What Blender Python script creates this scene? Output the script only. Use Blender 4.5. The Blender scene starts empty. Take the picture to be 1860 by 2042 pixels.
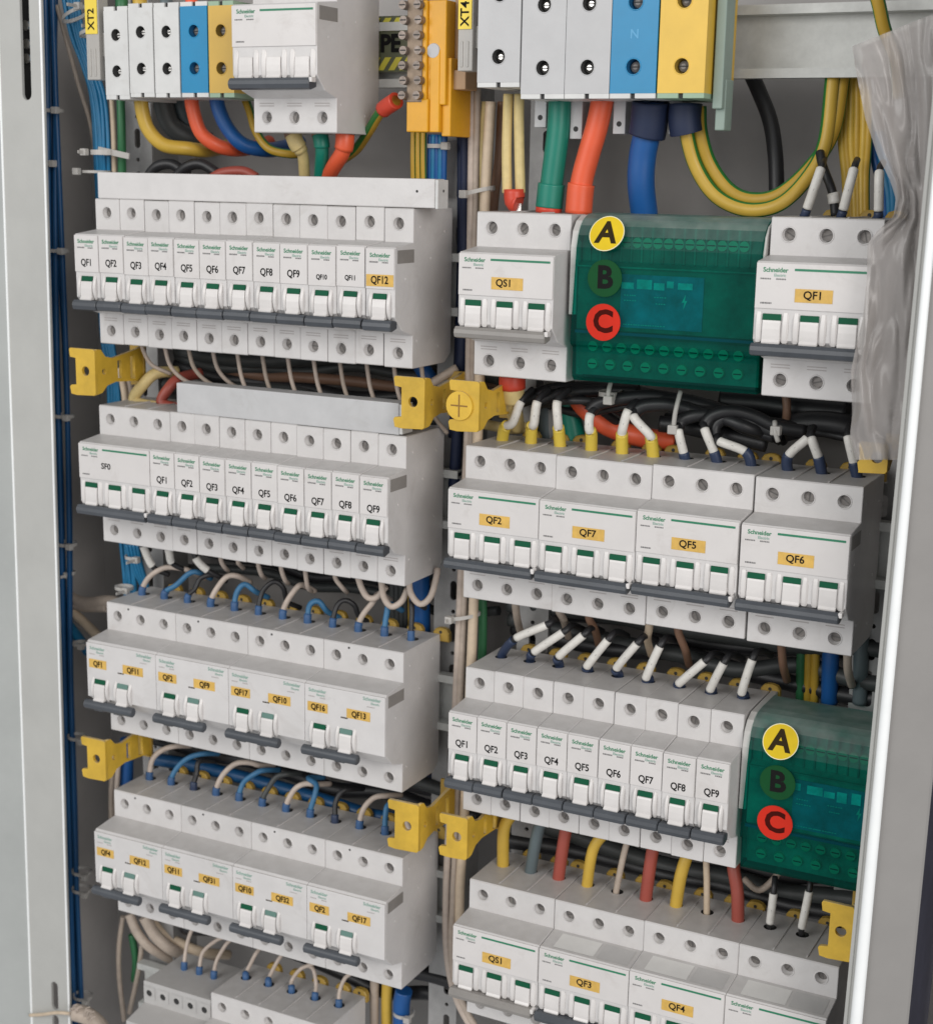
import bpy, bmesh, math, random
from mathutils import Vector, Matrix
random.seed(7)
S = 0.001                                             # everything below is in millimetres
scene = bpy.context.scene
COL = scene.collection

# ------------------------------------------------------------------ camera
CP = Vector((624.4149, -750.8701, 61.354)); YAW, PITCH, ROLL = 0.4699, -0.2343, -0.0188
FPX, CX, CY, W0, H0 = 3133.444, 1.1931, 73.1974, 1860.0, 2042.0
RM = (Matrix.Rotation(YAW, 3, 'Z') @ Matrix.Rotation(PITCH, 3, 'X') @ Matrix.Rotation(ROLL, 3, 'Y'))
cam_d = bpy.data.cameras.new('camera'); cam = bpy.data.objects.new('camera', cam_d); COL.objects.link(cam)
r, f, u = RM.col[0], RM.col[1], RM.col[2]
cam.matrix_world = Matrix(((r.x, u.x, -f.x, CP.x*S), (r.y, u.y, -f.y, CP.y*S), (r.z, u.z, -f.z, CP.z*S), (0, 0, 0, 1)))
cam_d.sensor_fit = 'AUTO'; cam_d.sensor_width = 36.0
cam_d.lens = FPX/H0*36.0
cam_d.shift_x = -CX/H0; cam_d.shift_y = CY/H0
cam_d.dof.use_dof = True; cam_d.dof.focus_distance = 0.80; cam_d.dof.aperture_fstop = 15
cam_d.clip_start = 0.01; cam_d.clip_end = 50
scene.camera = cam

# ------------------------------------------------------------------ world, lamps, exposure
w = bpy.data.worlds.new('World'); scene.world = w; w.use_nodes = True
bg = w.node_tree.nodes['Background']; bg.inputs[0].default_value = (0.965, 0.98, 1.0, 1); bg.inputs[1].default_value = 0.52
def area(name, loc, target, size, sizey, power, col):
    d = bpy.data.lights.new(name, 'AREA'); d.shape = 'RECTANGLE'; d.size = size; d.size_y = sizey; d.energy = power; d.color = col
    o = bpy.data.objects.new(name, d); COL.objects.link(o); o.location = loc
    o.rotation_euler = (Vector(target)-Vector(loc)).to_track_quat('-Z', 'Y').to_euler()
area('window_light', (-0.5, -2.2, 0.75), (0.2, 0, -0.1), 1.7, 1.3, 29, (1.0, 0.99, 0.97))
area('room_fill', (2.2, -1.6, 0.6), (0.2, 0, -0.1), 1.2, 1.2, 31, (1.0, 0.955, 0.92))  # added fill lamp from the right, lifts the breakers' side faces
vs = scene.view_settings
scene.display_settings.display_device = 'sRGB'
vs.view_transform = 'Standard'; vs.look = 'None'; vs.exposure = -0.07; vs.gamma = 1; vs.use_curve_mapping = False

# ------------------------------------------------------------------ points measured on the photograph, put at their real depth
ORI = {'A': (0, 0), 'B': (930, 0), 'C': (0, 450), 'D': (930, 450), 'E': (0, 850), 'F': (930, 850), 'G': (0, 1250), 'H': (930, 1250), 'I': (0, 1600), 'J': (930, 1600)}
def px(c, a, b):
    if c == 'P': return a*1.01307, b*1.01307
    o = ORI[c]; return o[0]+a*.50654, o[1]+b*.50654
def ray(c, a, b):
    uu, vv = px(c, a, b)
    return RM @ Vector(((uu-W0/2-CX)/FPX, 1, -(vv-H0/2-CY)/FPX))
def U(c, a, b, y):
    k = ray(c, a, b); return CP + k*((y-CP.y)/k.y)
def UZ(c, a, b, z):
    k = ray(c, a, b); return CP + k*((z-CP.z)/k.z)

# ------------------------------------------------------------------ materials
MATS = {}
def mat(name, rgb, rough=0.5, metal=0.0, var=0.06, scale=60, dust=0.0, bump=0.0, spec=0.5, coat=0.0, trans=0.0):
    if name in MATS: return MATS[name]
    m = bpy.data.materials.new(name); m.use_nodes = True; MATS[name] = m
    nt = m.node_tree; N = nt.nodes; L = nt.links; b = N['Principled BSDF']
    b.inputs['Roughness'].default_value = rough; b.inputs['Metallic'].default_value = metal
    b.inputs['Specular IOR Level'].default_value = spec; b.inputs['Coat Weight'].default_value = coat
    tc = N.new('ShaderNodeNewGeometry'); no = N.new('ShaderNodeTexNoise'); no.inputs['Scale'].default_value = scale; no.inputs['Detail'].default_value = 6
    no.inputs['Roughness'].default_value = 0.65
    L.new(tc.outputs['Position'], no.inputs['Vector'])
    cr = N.new('ShaderNodeMapRange'); cr.inputs[1].default_value = 0.3; cr.inputs[2].default_value = 0.7
    cr.inputs[3].default_value = 1-var; cr.inputs[4].default_value = 1+var; L.new(no.outputs['Fac'], cr.inputs[0])
    mx = N.new('ShaderNodeVectorMath'); mx.operation = 'SCALE'; mx.inputs[0].default_value = rgb; L.new(cr.outputs[0], mx.inputs['Scale'])
    oi = N.new('ShaderNodeObjectInfo'); om = N.new('ShaderNodeMapRange'); om.inputs[3].default_value = 1-var*.5; om.inputs[4].default_value = 1+var*.5; L.new(oi.outputs['Random'], om.inputs[0])
    m9 = N.new('ShaderNodeVectorMath'); m9.operation = 'SCALE'; L.new(mx.outputs[0], m9.inputs[0]); L.new(om.outputs[0], m9.inputs['Scale'])
    out = m9.outputs[0]
    if dust > 0:                                       # thin grime smears
        n5 = N.new('ShaderNodeTexNoise'); n5.inputs['Scale'].default_value = 38; n5.inputs['Detail'].default_value = 9; n5.inputs['Roughness'].default_value = .72; n5.inputs['Distortion'].default_value = 1.2; L.new(tc.outputs['Position'], n5.inputs['Vector'])
        r5 = N.new('ShaderNodeMapRange'); r5.inputs[1].default_value = .55; r5.inputs[2].default_value = .78; r5.inputs[4].default_value = .38; L.new(n5.outputs['Fac'], r5.inputs[0])
        x5 = N.new('ShaderNodeMix'); x5.data_type = 'RGBA'; L.new(r5.outputs[0], x5.inputs[0]); L.new(out, x5.inputs[6]); x5.inputs[7].default_value = (rgb[0]*.62, rgb[1]*.58, rgb[2]*.54, 1); out = x5.outputs[2]
    if dust > 0:                                       # dust that has settled on upward faces
        sx = N.new('ShaderNodeSeparateXYZ'); L.new(tc.outputs['Normal'], sx.inputs[0])
        n2 = N.new('ShaderNodeTexNoise'); n2.inputs['Scale'].default_value = 140; n2.inputs['Detail'].default_value = 8; L.new(tc.outputs['Position'], n2.inputs['Vector'])
        mr = N.new('ShaderNodeMapRange'); mr.inputs[1].default_value = 0.55; mr.inputs[2].default_value = 0.98; L.new(sx.outputs[2], mr.inputs[0])
        m2 = N.new('ShaderNodeMapRange'); m2.inputs[1].default_value = 0.35; m2.inputs[2].default_value = 0.65; m2.inputs[3].default_value = 0.7*dust; m2.inputs[4].default_value = dust; L.new(n2.outputs['Fac'], m2.inputs[0])
        mu = N.new('ShaderNodeMath'); mu.operation = 'MULTIPLY'; L.new(mr.outputs[0], mu.inputs[0]); L.new(m2.outputs[0], mu.inputs[1])
        mm = N.new('ShaderNodeMix'); mm.data_type = 'RGBA'; L.new(mu.outputs[0], mm.inputs[0]); L.new(out, mm.inputs[6]); mm.inputs[7].default_value = (0.40, 0.385, 0.37, 1)
        out = mm.outputs[2]
    L.new(out, b.inputs['Base Color'])
    if bump > 0:
        bp = N.new('ShaderNodeBump'); bp.inputs['Strength'].default_value = bump; bp.inputs['Distance'].default_value = 0.0004
        n3 = N.new('ShaderNodeTexNoise'); n3.inputs['Scale'].default_value = 900; L.new(tc.outputs['Position'], n3.inputs['Vector'])
        L.new(n3.outputs['Fac'], bp.inputs['Height']); L.new(bp.outputs[0], b.inputs['Normal'])
    if trans > 0:
        t = N.new('ShaderNodeBsdfTransparent'); ms = N.new('ShaderNodeMixShader'); ms.inputs[0].default_value = trans
        L.new(b.outputs[0], ms.inputs[1]); L.new(t.outputs[0], ms.inputs[2]); L.new(ms.outputs[0], N['Material Output'].inputs[0])
    return m
WHITE = mat('white_plastic', (0.605, 0.588, 0.58), 0.42, dust=0.75, bump=0.15, var=0.05)
WHITE2 = mat('cool_white_plastic', (0.62, 0.62, 0.61), 0.4, dust=0.5, bump=0.1)
GWHITE = mat('aged_white_plastic', (0.47, 0.46, 0.45), 0.5, dust=0.8, bump=0.15)
TOG = mat('toggle_white', (0.67, 0.645, 0.63), 0.3, bump=0.05)
HOLD = mat('label_plate_white', (0.635, 0.61, 0.597), 0.3, dust=0.5, var=0.03)
GREEN = mat('indicator_green', (0.004, 0.085, 0.04), 0.6, spec=.2)
PALEG = mat('indicator_grey_green', (0.13, 0.23, 0.20), 0.6, spec=.2)
BRANDG = mat('brand_green', (0.05, 0.22, 0.12), 0.6, spec=.1)
PALEBRAND = mat('worn_brand_green', (0.22, 0.36, 0.30), 0.5)
LINEG = mat('line_green', (0.02, 0.19, 0.10), 0.45)
INK = mat('black_ink', (0.012, 0.012, 0.012), 0.8, spec=.08)
BRINK = mat('brown_ink', (0.035, 0.024, 0.01), 0.8, spec=.08)
GINK = mat('grey_ink', (0.17, 0.165, 0.165), 0.6)
FINK = mat('faint_ink', (0.40, 0.37, 0.36), 0.6)
YLAB = mat('yellow_label', (0.64, 0.40, 0.09), 0.5, var=0.12, scale=300)
YTAG = mat('bright_yellow_label', (0.80, 0.60, 0.06), 0.45)
BAR = mat('dark_grey_handle', (0.06, 0.067, 0.078), 0.42, bump=0.1, var=0.15)
BARG = mat('light_grey_handle', (0.25, 0.235, 0.22), 0.42, bump=0.1, var=0.1)
SCREW = mat('screw_steel', (0.20, 0.185, 0.175), 0.55, metal=0.3, var=0.25, scale=500)
BRIGHT = mat('bright_steel', (0.72, 0.70, 0.67), 0.25, metal=1.0, var=0.15, scale=400)
DARKSLOT = mat('dark_recess', (0.03, 0.03, 0.03), 0.7)  # shade inside holes and slots, put into the colour
YEL = mat('yellow_plastic', (0.63, 0.40, 0.04), 0.45, bump=0.2, var=0.16, dust=.5)
YELD = mat('yellow_clip_plastic', (0.42, 0.27, 0.05), 0.5)
ORA = mat('amber_plastic', (0.68, 0.33, 0.012), 0.35, var=0.08)
BLUEB = mat('blue_block_plastic', (0.0, 0.21, 0.42), 0.35, var=0.05)
YELB = mat('yellow_block_plastic', (0.70, 0.45, 0.06), 0.4, var=0.05)
OCHB = mat('ochre_block_plastic', (0.60, 0.38, 0.07), 0.4, var=0.05)
GRYB = mat('grey_block_plastic', (0.47, 0.47, 0.475), 0.4, var=0.04, bump=0.08)
ZINC = mat('zinc_plated_steel', (0.53, 0.535, 0.515), 0.5, metal=0.1, var=0.12, scale=90)
ZINCD = mat('dull_zinc_steel', (0.34, 0.335, 0.33), 0.5, metal=0.3, var=0.12, scale=90)
PANEL = mat('grey_painted_panel', (0.42, 0.40, 0.385), 0.6, var=0.08, scale=20)
PAINT = mat('light_grey_paint', (0.43, 0.43, 0.41), 0.5, var=0.05, scale=25, bump=0.2)
PAINT2 = mat('cool_grey_paint', (0.37, 0.385, 0.375), 0.55, var=0.09, scale=12, bump=0.2)
EDGE = mat('glossy_glare_edge', (0.90, 0.92, 0.92), 0.22, var=0.03)  # gloss paint made near-white, daylight glare put into its colour
PAINTR = mat('warm_grey_paint', (0.27, 0.26, 0.25), 0.55, var=0.05, scale=25)
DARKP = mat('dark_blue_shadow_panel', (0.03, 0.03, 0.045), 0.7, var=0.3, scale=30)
TIE = mat('cable_tie_nylon', (0.55, 0.53, 0.50), 0.4, trans=0.25)
TAN = mat('tan_reflecting_plastic', (0.42, 0.26, 0.14), 0.5)
BRASS = mat('nickel_brass', (0.24, 0.18, 0.13), 0.5, metal=0.3, var=0.2, scale=300)
WC = dict(
 sblue=mat('soft_blue_wire', (0.04, 0.16, 0.31), 0.5, var=.12, scale=200), lblue=mat('light_blue_wire', (0.015, 0.17, 0.34), 0.4, var=.15), dblue=mat('dark_blue_wire', (0.006, 0.07, 0.19), 0.4),
 blue=mat('blue_cable', (0.01, 0.09, 0.30), 0.4), navy=mat('navy_sleeve', (0.009, 0.018, 0.055), 0.6), black=mat('black_wire', (0.018, 0.018, 0.02), 0.45),
 white=mat('off_white_wire', (0.50, 0.42, 0.36), 0.5, var=0.12, scale=200), cream=mat('cream_wire', (0.62, 0.49, 0.22), 0.5, var=0.1, scale=200), tan=mat('tan_wire', (0.42, 0.35, 0.29), 0.5, var=0.12, scale=200),
 beige=mat('beige_wire', (0.56, 0.45, 0.33), 0.5, var=0.1, scale=200), yellow=mat('yellow_wire', (0.58, 0.38, 0.055), 0.4, var=0.08), ochre=mat('ochre_wire', (0.50, 0.31, 0.035), 0.45, var=0.1),
 red=mat('red_wire', (0.33, 0.07, 0.05), 0.45), orange=mat('orange_red_cable', (0.76, 0.115, 0.045), 0.4), teal=mat('teal_cable', (0.005, 0.20, 0.14), 0.4),
 green=mat('green_wire', (0.03, 0.15, 0.06), 0.45), slate=mat('slate_wire', (0.10, 0.13, 0.14), 0.45), brown=mat('brown_wire', (0.23, 0.13, 0.085), 0.5),
 dgrey=mat('dark_grey_wire', (0.05, 0.055, 0.055), 0.5), ferblue=mat('blue_ferrule', (0.04, 0.105, 0.24), 0.5), fernavy=mat('navy_ferrule', (0.025, 0.04, 0.085), 0.45),
 feryel=mat('yellow_ferrule', (0.62, 0.46, 0.06), 0.4), redcap=mat('red_cap', (0.60, 0.06, 0.03), 0.4), marker=mat('marker_sleeve_white', (0.68, 0.66, 0.62), 0.45, var=0.08, scale=300))
GSTRIPE = mat('green_stripe', (0.02, 0.17, 0.03), 0.45)

# ------------------------------------------------------------------ mesh helpers
class MB:
    def __init__(s): s.v = []; s.f = []; s.m = []; s.sm = []
    def add(s, vs, fs, mi=0, smooth=False):
        o = len(s.v); s.v += [tuple(x) for x in vs]
        for q in fs: s.f.append([i+o for i in q]); s.m.append(mi); s.sm.append(smooth)
    def box(s, x0, x1, y0, y1, z0, z1, ch=0.0, mi=0):
        if ch <= 0:
            vs = [(x, y, z) for x in (x0, x1) for y in (y0, y1) for z in (z0, z1)]
            s.add(vs, [(0, 1, 3, 2), (4, 6, 7, 5), (0, 4, 5, 1), (2, 3, 7, 6), (0, 2, 6, 4), (1, 5, 7, 3)], mi); return
        bm = bmesh.new(); bmesh.ops.create_cube(bm, size=1)
        for q in bm.verts: q.co = Vector(((x0+x1)/2+q.co.x*(x1-x0), (y0+y1)/2+q.co.y*(y1-y0), (z0+z1)/2+q.co.z*(z1-z0)))
        bmesh.ops.bevel(bm, geom=bm.edges[:], offset=ch, segments=2, profile=0.5, affect='EDGES')
        bm.verts.index_update(); s.add([q.co[:] for q in bm.verts], [[a.index for a in g.verts] for g in bm.faces], mi); bm.free()
    def prism(s, poly, a0, a1, axis='x', mi=0, ch=0.0):      # poly of (p,q); axis x: (y,z); y: (x,z); z: (x,y)
        def P(p, q, a): return (a, p, q) if axis == 'x' else ((p, a, q) if axis == 'y' else (p, q, a))
        n = len(poly)
        if ch > 0:
            ins = inset(poly, ch); rings = [(ins, a0), (poly, a0+ch), (poly, a1-ch), (ins, a1)]
        else: rings = [(poly, a0), (poly, a1)]
        vs = []
        for pl, a in rings: vs += [P(p, q, a) for p, q in pl]
        fs = [list(range(n)), list(range(n*(len(rings)-1), n*len(rings)))[::-1]]
        for k in range(len(rings)-1):
            for i in range(n):
                j = (i+1) % n; fs.append((k*n+i, (k+1)*n+i, (k+1)*n+j, k*n+j))
        s.add(vs, fs, mi)
    def cyl(s, p0, p1, r0, r1=None, n=16, mi=0, caps=True):
        r1 = r0 if r1 is None else r1
        a = Vector(p0); b = Vector(p1); d = (b-a).normalized(); t = d.orthogonal().normalized(); q = d.cross(t)
        vs = [a+(t*math.cos(2*math.pi*i/n)+q*math.sin(2*math.pi*i/n))*r0 for i in range(n)]+[b+(t*math.cos(2*math.pi*i/n)+q*math.sin(2*math.pi*i/n))*r1 for i in range(n)]
        s.add(vs, [(i, (i+1) % n, n+(i+1) % n, n+i) for i in range(n)], mi, True)
        if caps: s.add(vs, [list(range(n))[::-1], list(range(n, 2*n))], mi)
    def holeplate(s, O, ax, ay, nrm, rect, c, r, depth, mi=0, rim=0.0, dm=None):
        O = Vector(O); ax = Vector(ax); ay = Vector(ay); nrm = Vector(nrm); n = 16
        u0, u1, v0, v1 = rect
        outer = []; 
        for i in range(n):
            t = 2*math.pi*i/n; du, dv = math.cos(t), math.sin(t)
            cs = [(u1, v1), (u0, v1), (u0, v0), (u1, v0)]; kk = (i-2) % 16; a_, b_ = cs[kk//4], cs[(kk//4+1) % 4]; q_ = (kk % 4)/4
            pu, pv = a_[0]+(b_[0]-a_[0])*q_, a_[1]+(b_[1]-a_[1])*q_
            outer.append((pu, pv))
        P = lambda a, b, h=0: O+ax*a+ay*b+nrm*h
        vs = [P(a, b) for a, b in outer]
        rings = [(r+rim*2.2, 0), (r+rim*1.3, rim*.9), (r+rim*.3, rim*.9), (r, 0), (r*.97, -depth)] if rim > 0 else [(r, 0), (r*.97, -depth)]
        for rr, h in rings: vs += [P(c[0]+rr*math.cos(2*math.pi*i/n), c[1]+rr*math.sin(2*math.pi*i/n), h) for i in range(n)]
        s.add(vs, [(i, (i+1) % n, n+(i+1) % n, n+i) for i in range(n)], mi)
        o = len(s.v)-len(vs)
        for k in range(1, len(rings)):
            for i in range(n):
                j = (i+1) % n; s.f.append([o+k*n+i, o+k*n+j, o+(k+1)*n+j, o+(k+1)*n+i]); s.m.append(mi if (dm is None or k < len(rings)-1) else dm); s.sm.append(k == len(rings)-1)
        k = len(rings); s.f.append([o+k*n+i for i in range(n)]); s.m.append(mi if dm is None else dm); s.sm.append(False)
    def mesh(s, name, mats):
        me = bpy.data.meshes.new(name); me.from_pydata([(a*S, b*S, c*S) for a, b, c in s.v], [], s.f)
        for m in (mats if isinstance(mats, (list, tuple)) else [mats]): me.materials.append(m)
        me.polygons.foreach_set('material_index', s.m); me.polygons.foreach_set('use_smooth', s.sm)
        me.update()
        bm = bmesh.new(); bm.from_mesh(me); bmesh.ops.recalc_face_normals(bm, faces=bm.faces); bm.to_mesh(me); bm.free()
        return me
def inset(poly, d):
    n = len(poly); out = []
    A = sum(poly[i][0]*poly[(i+1) % n][1]-poly[(i+1) % n][0]*poly[i][1] for i in range(n)); sg = 1 if A > 0 else -1
    for i in range(n):
        p0, p1, p2 = Vector(poly[i-1]), Vector(poly[i]), Vector(poly[(i+1) % n])
        e1 = (p1-p0).normalized(); e2 = (p2-p1).normalized()
        n1 = Vector((-e1.y, e1.x))*sg; n2 = Vector((-e2.y, e2.x))*sg
        b = (n1+n2); b = b/max(b.length_squared, 0.3)*2
        q = p1+b*d; out.append((q.x, q.y))
    return out
def link(name, data, parent=None, loc=(0, 0, 0), rot=None):
    o = bpy.data.objects.new(name, data); COL.objects.link(o); o.location = Vector(loc)*S
    if rot: o.rotation_euler = rot
    if parent: o.parent = parent
    return o
def tag(o, label=None, cat=None, group=None, kind=None):
    if label: o['label'] = label
    if cat: o['category'] = cat
    if group: o['group'] = group
    if kind: o['kind'] = kind
    return o
def thing(name, loc, label, cat, group=None): return tag(link(name, None, None, loc), label, cat, group)
CACHE = {}
def cached(key, fn):
    if key not in CACHE: CACHE[key] = fn()
    return CACHE[key]
def plate(name, outer, holes, y, th, m, bev=0.0):          # flat plate in the XZ plane with real holes
    cu = bpy.data.curves.new(name, 'CURVE'); cu.dimensions = '2D'; cu.fill_mode = 'BOTH'; cu.extrude = th/2*S; cu.bevel_depth = bev*S
    for lp in [outer]+holes:
        sp = cu.splines.new('POLY'); sp.points.add(len(lp)-1); sp.use_cyclic_u = True
        for i, (a, b) in enumerate(lp): sp.points[i].co = (a*S, b*S, 0, 1)
    o = bpy.data.objects.new('tmp', cu); COL.objects.link(o)
    dg = bpy.context.evaluated_depsgraph_get(); dg.update()
    me = bpy.data.meshes.new_from_object(o.evaluated_get(dg)); bpy.data.objects.remove(o)
    for q in me.vertices: x, yy, z = q.co; q.co = (x, y*S-z, yy)
    me.materials.clear(); me.materials.append(m); me.name = name
    return me
def circ(cx, cz, r, n=16): return [(cx+r*math.cos(2*math.pi*i/n), cz+r*math.sin(2*math.pi*i/n)) for i in range(n)]
def slot(cx, z0, z1, r, n=7):
    return [(cx+r*math.cos(math.pi*i/n), z1-r+r*math.sin(math.pi*i/n)) for i in range(n+1)]+[(cx-r*math.cos(math.pi*i/n), z0+r-r*math.sin(math.pi*i/n)) for i in range(n+1)]
def textmesh(t, size, m, bold=0.0, sx=1.0):
    key = ('T', t, size, m.name, bold, sx)
    if key in CACHE: return CACHE[key]
    cu = bpy.data.curves.new('text', 'FONT'); cu.body = t; cu.size = size*S; cu.align_x = 'CENTER'; cu.align_y = 'CENTER'
    cu.offset = bold*S; cu.extrude = 0.04*S; cu.resolution_u = 3
    o = bpy.data.objects.new('tmp', cu); COL.objects.link(o)
    dg = bpy.context.evaluated_depsgraph_get(); dg.update()
    me = bpy.data.meshes.new_from_object(o.evaluated_get(dg)); bpy.data.objects.remove(o)
    for q in me.vertices: x, yy, z = q.co; q.co = (x*sx, -z, yy)
    me.materials.clear(); me.materials.append(m); CACHE[key] = me
    return me
def tube_pts(pts, step=1.6):
    P = [Vector(p) for p in pts]
    if len(P) == 2: P = [P[0], P[0].lerp(P[1], .5), P[1]]
    Q = [P[0]*2-P[1]]+P+[P[-1]*2-P[-2]]; out = []
    for i in range(1, len(Q)-2):
        p0, p1, p2, p3 = Q[i-1:i+3]; n = max(3, int((p2-p1).length/step))
        n = min(n, 14)
        for k in range(n):
            t = k/n; out.append(0.5*((2*p1)+(p2-p0)*t+(2*p0-5*p1+4*p2-p3)*t*t+(3*p1-p0-3*p2+p3)*t*t*t))
    out.append(P[-1]); return out
def tube(mb, pts, r, mi=0, n=12, stripe=None, rad=None):
    C = tube_pts(pts) if len(pts) > 1 else pts
    T = []; 
    for i in range(len(C)):
        a = C[max(i-1, 0)]; b = C[min(i+1, len(C)-1)]; T.append((b-a).normalized())
    nv = T[0].orthogonal().normalized(); vs = []
    for i, c in enumerate(C):
        nv = (nv-T[i]*nv.dot(T[i])).normalized(); bv = T[i].cross(nv); rr = r if rad is None else r*rad(i/(len(C)-1))
        vs += [c+(nv*math.cos(2*math.pi*k/n)+bv*math.sin(2*math.pi*k/n))*rr for k in range(n)]
    o = len(mb.v); mb.v += [tuple(x) for x in vs]
    for i in range(len(C)-1):
        for k in range(n):
            j = (k+1) % n; mb.f.append([o+i*n+k, o+i*n+j, o+(i+1)*n+j, o+(i+1)*n+k]); mb.sm.append(True)
            mb.m.append(stripe if (stripe is not None and (k % (n//2)) in (0, 1, 2)) else mi)
    mb.f.append([o+k for k in range(n)][::-1]); mb.m.append(mi); mb.sm.append(False)
    mb.f.append([o+(len(C)-1)*n+k for k in range(n)]); mb.m.append(mi); mb.sm.append(False)
    return C

# ================================================================== CABINET (setting)
def struct(name, me, loc=(0, 0, 0)): return tag(link(name, me, None, loc), kind='structure')
mb = MB(); mb.box(-260, 640, 130, 132, -800, 420); struct('cabinet_back_panel', mb.mesh('cabinet_back_panel', PANEL))
mb = MB(); mb.box(-124, -122, 12, 130, -800, 420); struct('cabinet_side_wall', mb.mesh('cabinet_side_wall', PANEL))
mb = MB(); mb.box(488, 490, 8, 130, -800, 420); struct('cabinet_side_wall', mb.mesh('cabinet_side_wall', PANEL))
# left frame: front face with slots, following its two measured edges
YF = 8.0
def linex(c0, c1, z, y=YF):
    a = U(*c0, y); b = U(*c1, y); t = (z-a.z)/(b.z-a.z); return a.x+(b.x-a.x)*t
inner = lambda z: linex(('A', 165, 0), ('I', 280, 873), z)
groove = lambda z: linex(('A', -6, 0), ('I', 130, 873), z)
ZT, ZB = 330, -640
holes = []
def slot_h(cx_at, z0, z1, r): holes.append([(x+cx_at(z)-cx_at((z0+z1)/2), z) for x, z in slot(cx_at((z0+z1)/2), z0, z1, r)])
sx = lambda z: linex(('A', 107, 200), ('I', 222, 800), z)
zt = U('A', 107, 395, YF).z
slot_h(sx, zt, zt+115, 3.6)
z1 = U('I', 222, 705, YF).z; z2 = U('I', 222, 815, YF).z; slot_h(sx, z2, z1, 3.0)
slot_h(sx, z2-60, U('I', 222, 835, YF).z, 3.0)
outer = [(groove(ZT), ZT), (inner(ZT), ZT), (inner(ZB), ZB), (groove(ZB), ZB)]
lf = thing('cabinet_frame', (0, 0, 0), 'light grey painted cabinet frame post with long slots on the left edge', 'cabinet frame')
link('slotted_front', plate('slotted_front', outer, holes, YF, 2.0, PAINT, 0.0), lf)
mb = MB()
mb.add([(groove(ZT)-.2, YF-1, ZT), (groove(ZB)-.2, YF-1, ZB), (groove(ZB)-70, YF-34, ZB), (groove(ZT)-70, YF-34, ZT), (groove(ZT)-.2, YF+3, ZT), (groove(ZB)-.2, YF+3, ZB), (groove(ZB)-70, YF-30, ZB), (groove(ZT)-70, YF-30, ZT)],
       [(0, 1, 2, 3), (4, 5, 6, 7)]); link('side_flange', mb.mesh('side_flange', PAINT2), lf)
mb = MB()
for fn, off in ((inner, -.3), (groove, 0.3)): tube(mb, [(fn(ZT)+off, YF-1, ZT), (fn(-150)+off, YF-1, -150), (fn(ZB)+off, YF-1, ZB)], 0.8, n=8)
link('folded_edge', mb.mesh('folded_edge', EDGE), lf)
mb = MB(); mb.add([(inner(ZT)-1, YF, ZT), (inner(ZB)-1, YF, ZB), (inner(ZB)-1, YF+2.5, ZB), (inner(ZT)-1, YF+2.5, ZT)], [(0, 1, 2, 3)]); link('return_flange', mb.mesh('return_flange', PAINT), lf)
mb = MB(); mb.box(-100, -74, 16, 18, -100, 200)
# near-black sheet paints the shade behind the slot, with bright chrome bolts
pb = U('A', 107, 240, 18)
bb = MB(); bb.box(pb.x-14, pb.x+6, 17, 19, -30, 200); link('slot_shade', bb.mesh('slot_shade', DARKSLOT), lf)
for (a, b) in ((100, 100), (104, 172), (104, 230)):
    q = U('A', a, b, 12); m2 = MB(); m2.cyl((0, 0, 0), (0, 5, 0), 3, 3); link('bolt', m2.mesh('bolt', BRIGHT), lf, q)
# right frame: inner lip, rounded bright bead, warm grey outer face
YR = -45.0
bl = lambda z: linex(('D', 1812, 0), ('J', 1507, 873), z, YR)
br = lambda z: linex(('D', 1848, 0), ('J', 1556, 873), z, YR)
rf = thing('cabinet_frame', (0, 0, 0), 'right cabinet frame with bright rounded white edge and warm grey face', 'cabinet frame')
mb = MB()
def strip(mb, pts_t, pts_b, mi=0, smooth=False):
    n = len(pts_t); vs = [(x, y, ZT) for x, y in pts_t]+[(x, y, ZB) for x, y in pts_b]
    mb.add(vs, [(i, i+1, n+i+1, n+i) for i in range(n-1)], mi, smooth)
def arc(x0, x1, y, h): 
    return [((x0+x1)/2-(x1-x0)/2*math.cos(math.pi*k/10), y-h*math.sin(math.pi*k/10)) for k in range(11)]
strip(mb, arc(bl(ZT), br(ZT), YR, 2.2), arc(bl(ZB), br(ZB), YR, 2.2), 0, True); link('rounded_edge', mb.mesh('rounded_edge', EDGE), rf)
mb = MB()
strip(mb, [(bl(ZT)-3.4, YR+12), (bl(ZT)-3.2, YR+.6), (bl(ZT)-1.6, YR-.2), (bl(ZT)-1.3, YR+.8), (bl(ZT)+.1, YR+.3)], [(bl(ZB)-3.4, YR+12), (bl(ZB)-3.2, YR+.6), (bl(ZB)-1.6, YR-.2), (bl(ZB)-1.3, YR+.8), (bl(ZB)+.1, YR+.3)])
link('inner_lip', mb.mesh('inner_lip', PAINT), rf)
mb = MB()
strip(mb, [(br(ZT)-.2, YR+.3), (br(ZT)+.8, YR+1.6), (br(ZT)+19, YR+9), (br(ZT)+20, YR+10)], [(br(ZB)-.2, YR+.3), (br(ZB)+.8, YR+1.6), (br(ZB)+19, YR+9), (br(ZB)+20, YR+10)])
link('outer_face', mb.mesh('outer_face', PAINTR), rf)
mb = MB(); strip(mb, [(br(ZT)+20, YR+10), (br(ZT)+20, YR+70)], [(br(ZB)+20, YR+10), (br(ZB)+20, YR+70)]); link('outer_side', mb.mesh('outer_side', DARKP), rf)  # near-black face paints in the dark gap beside the cabinet
mb = MB(); mb.box(515, 640, 20, 22, ZB, ZT); tag(link('wall_behind_cabinet', mb.mesh('wall_behind_cabinet', DARKP)), kind='structure')

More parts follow.
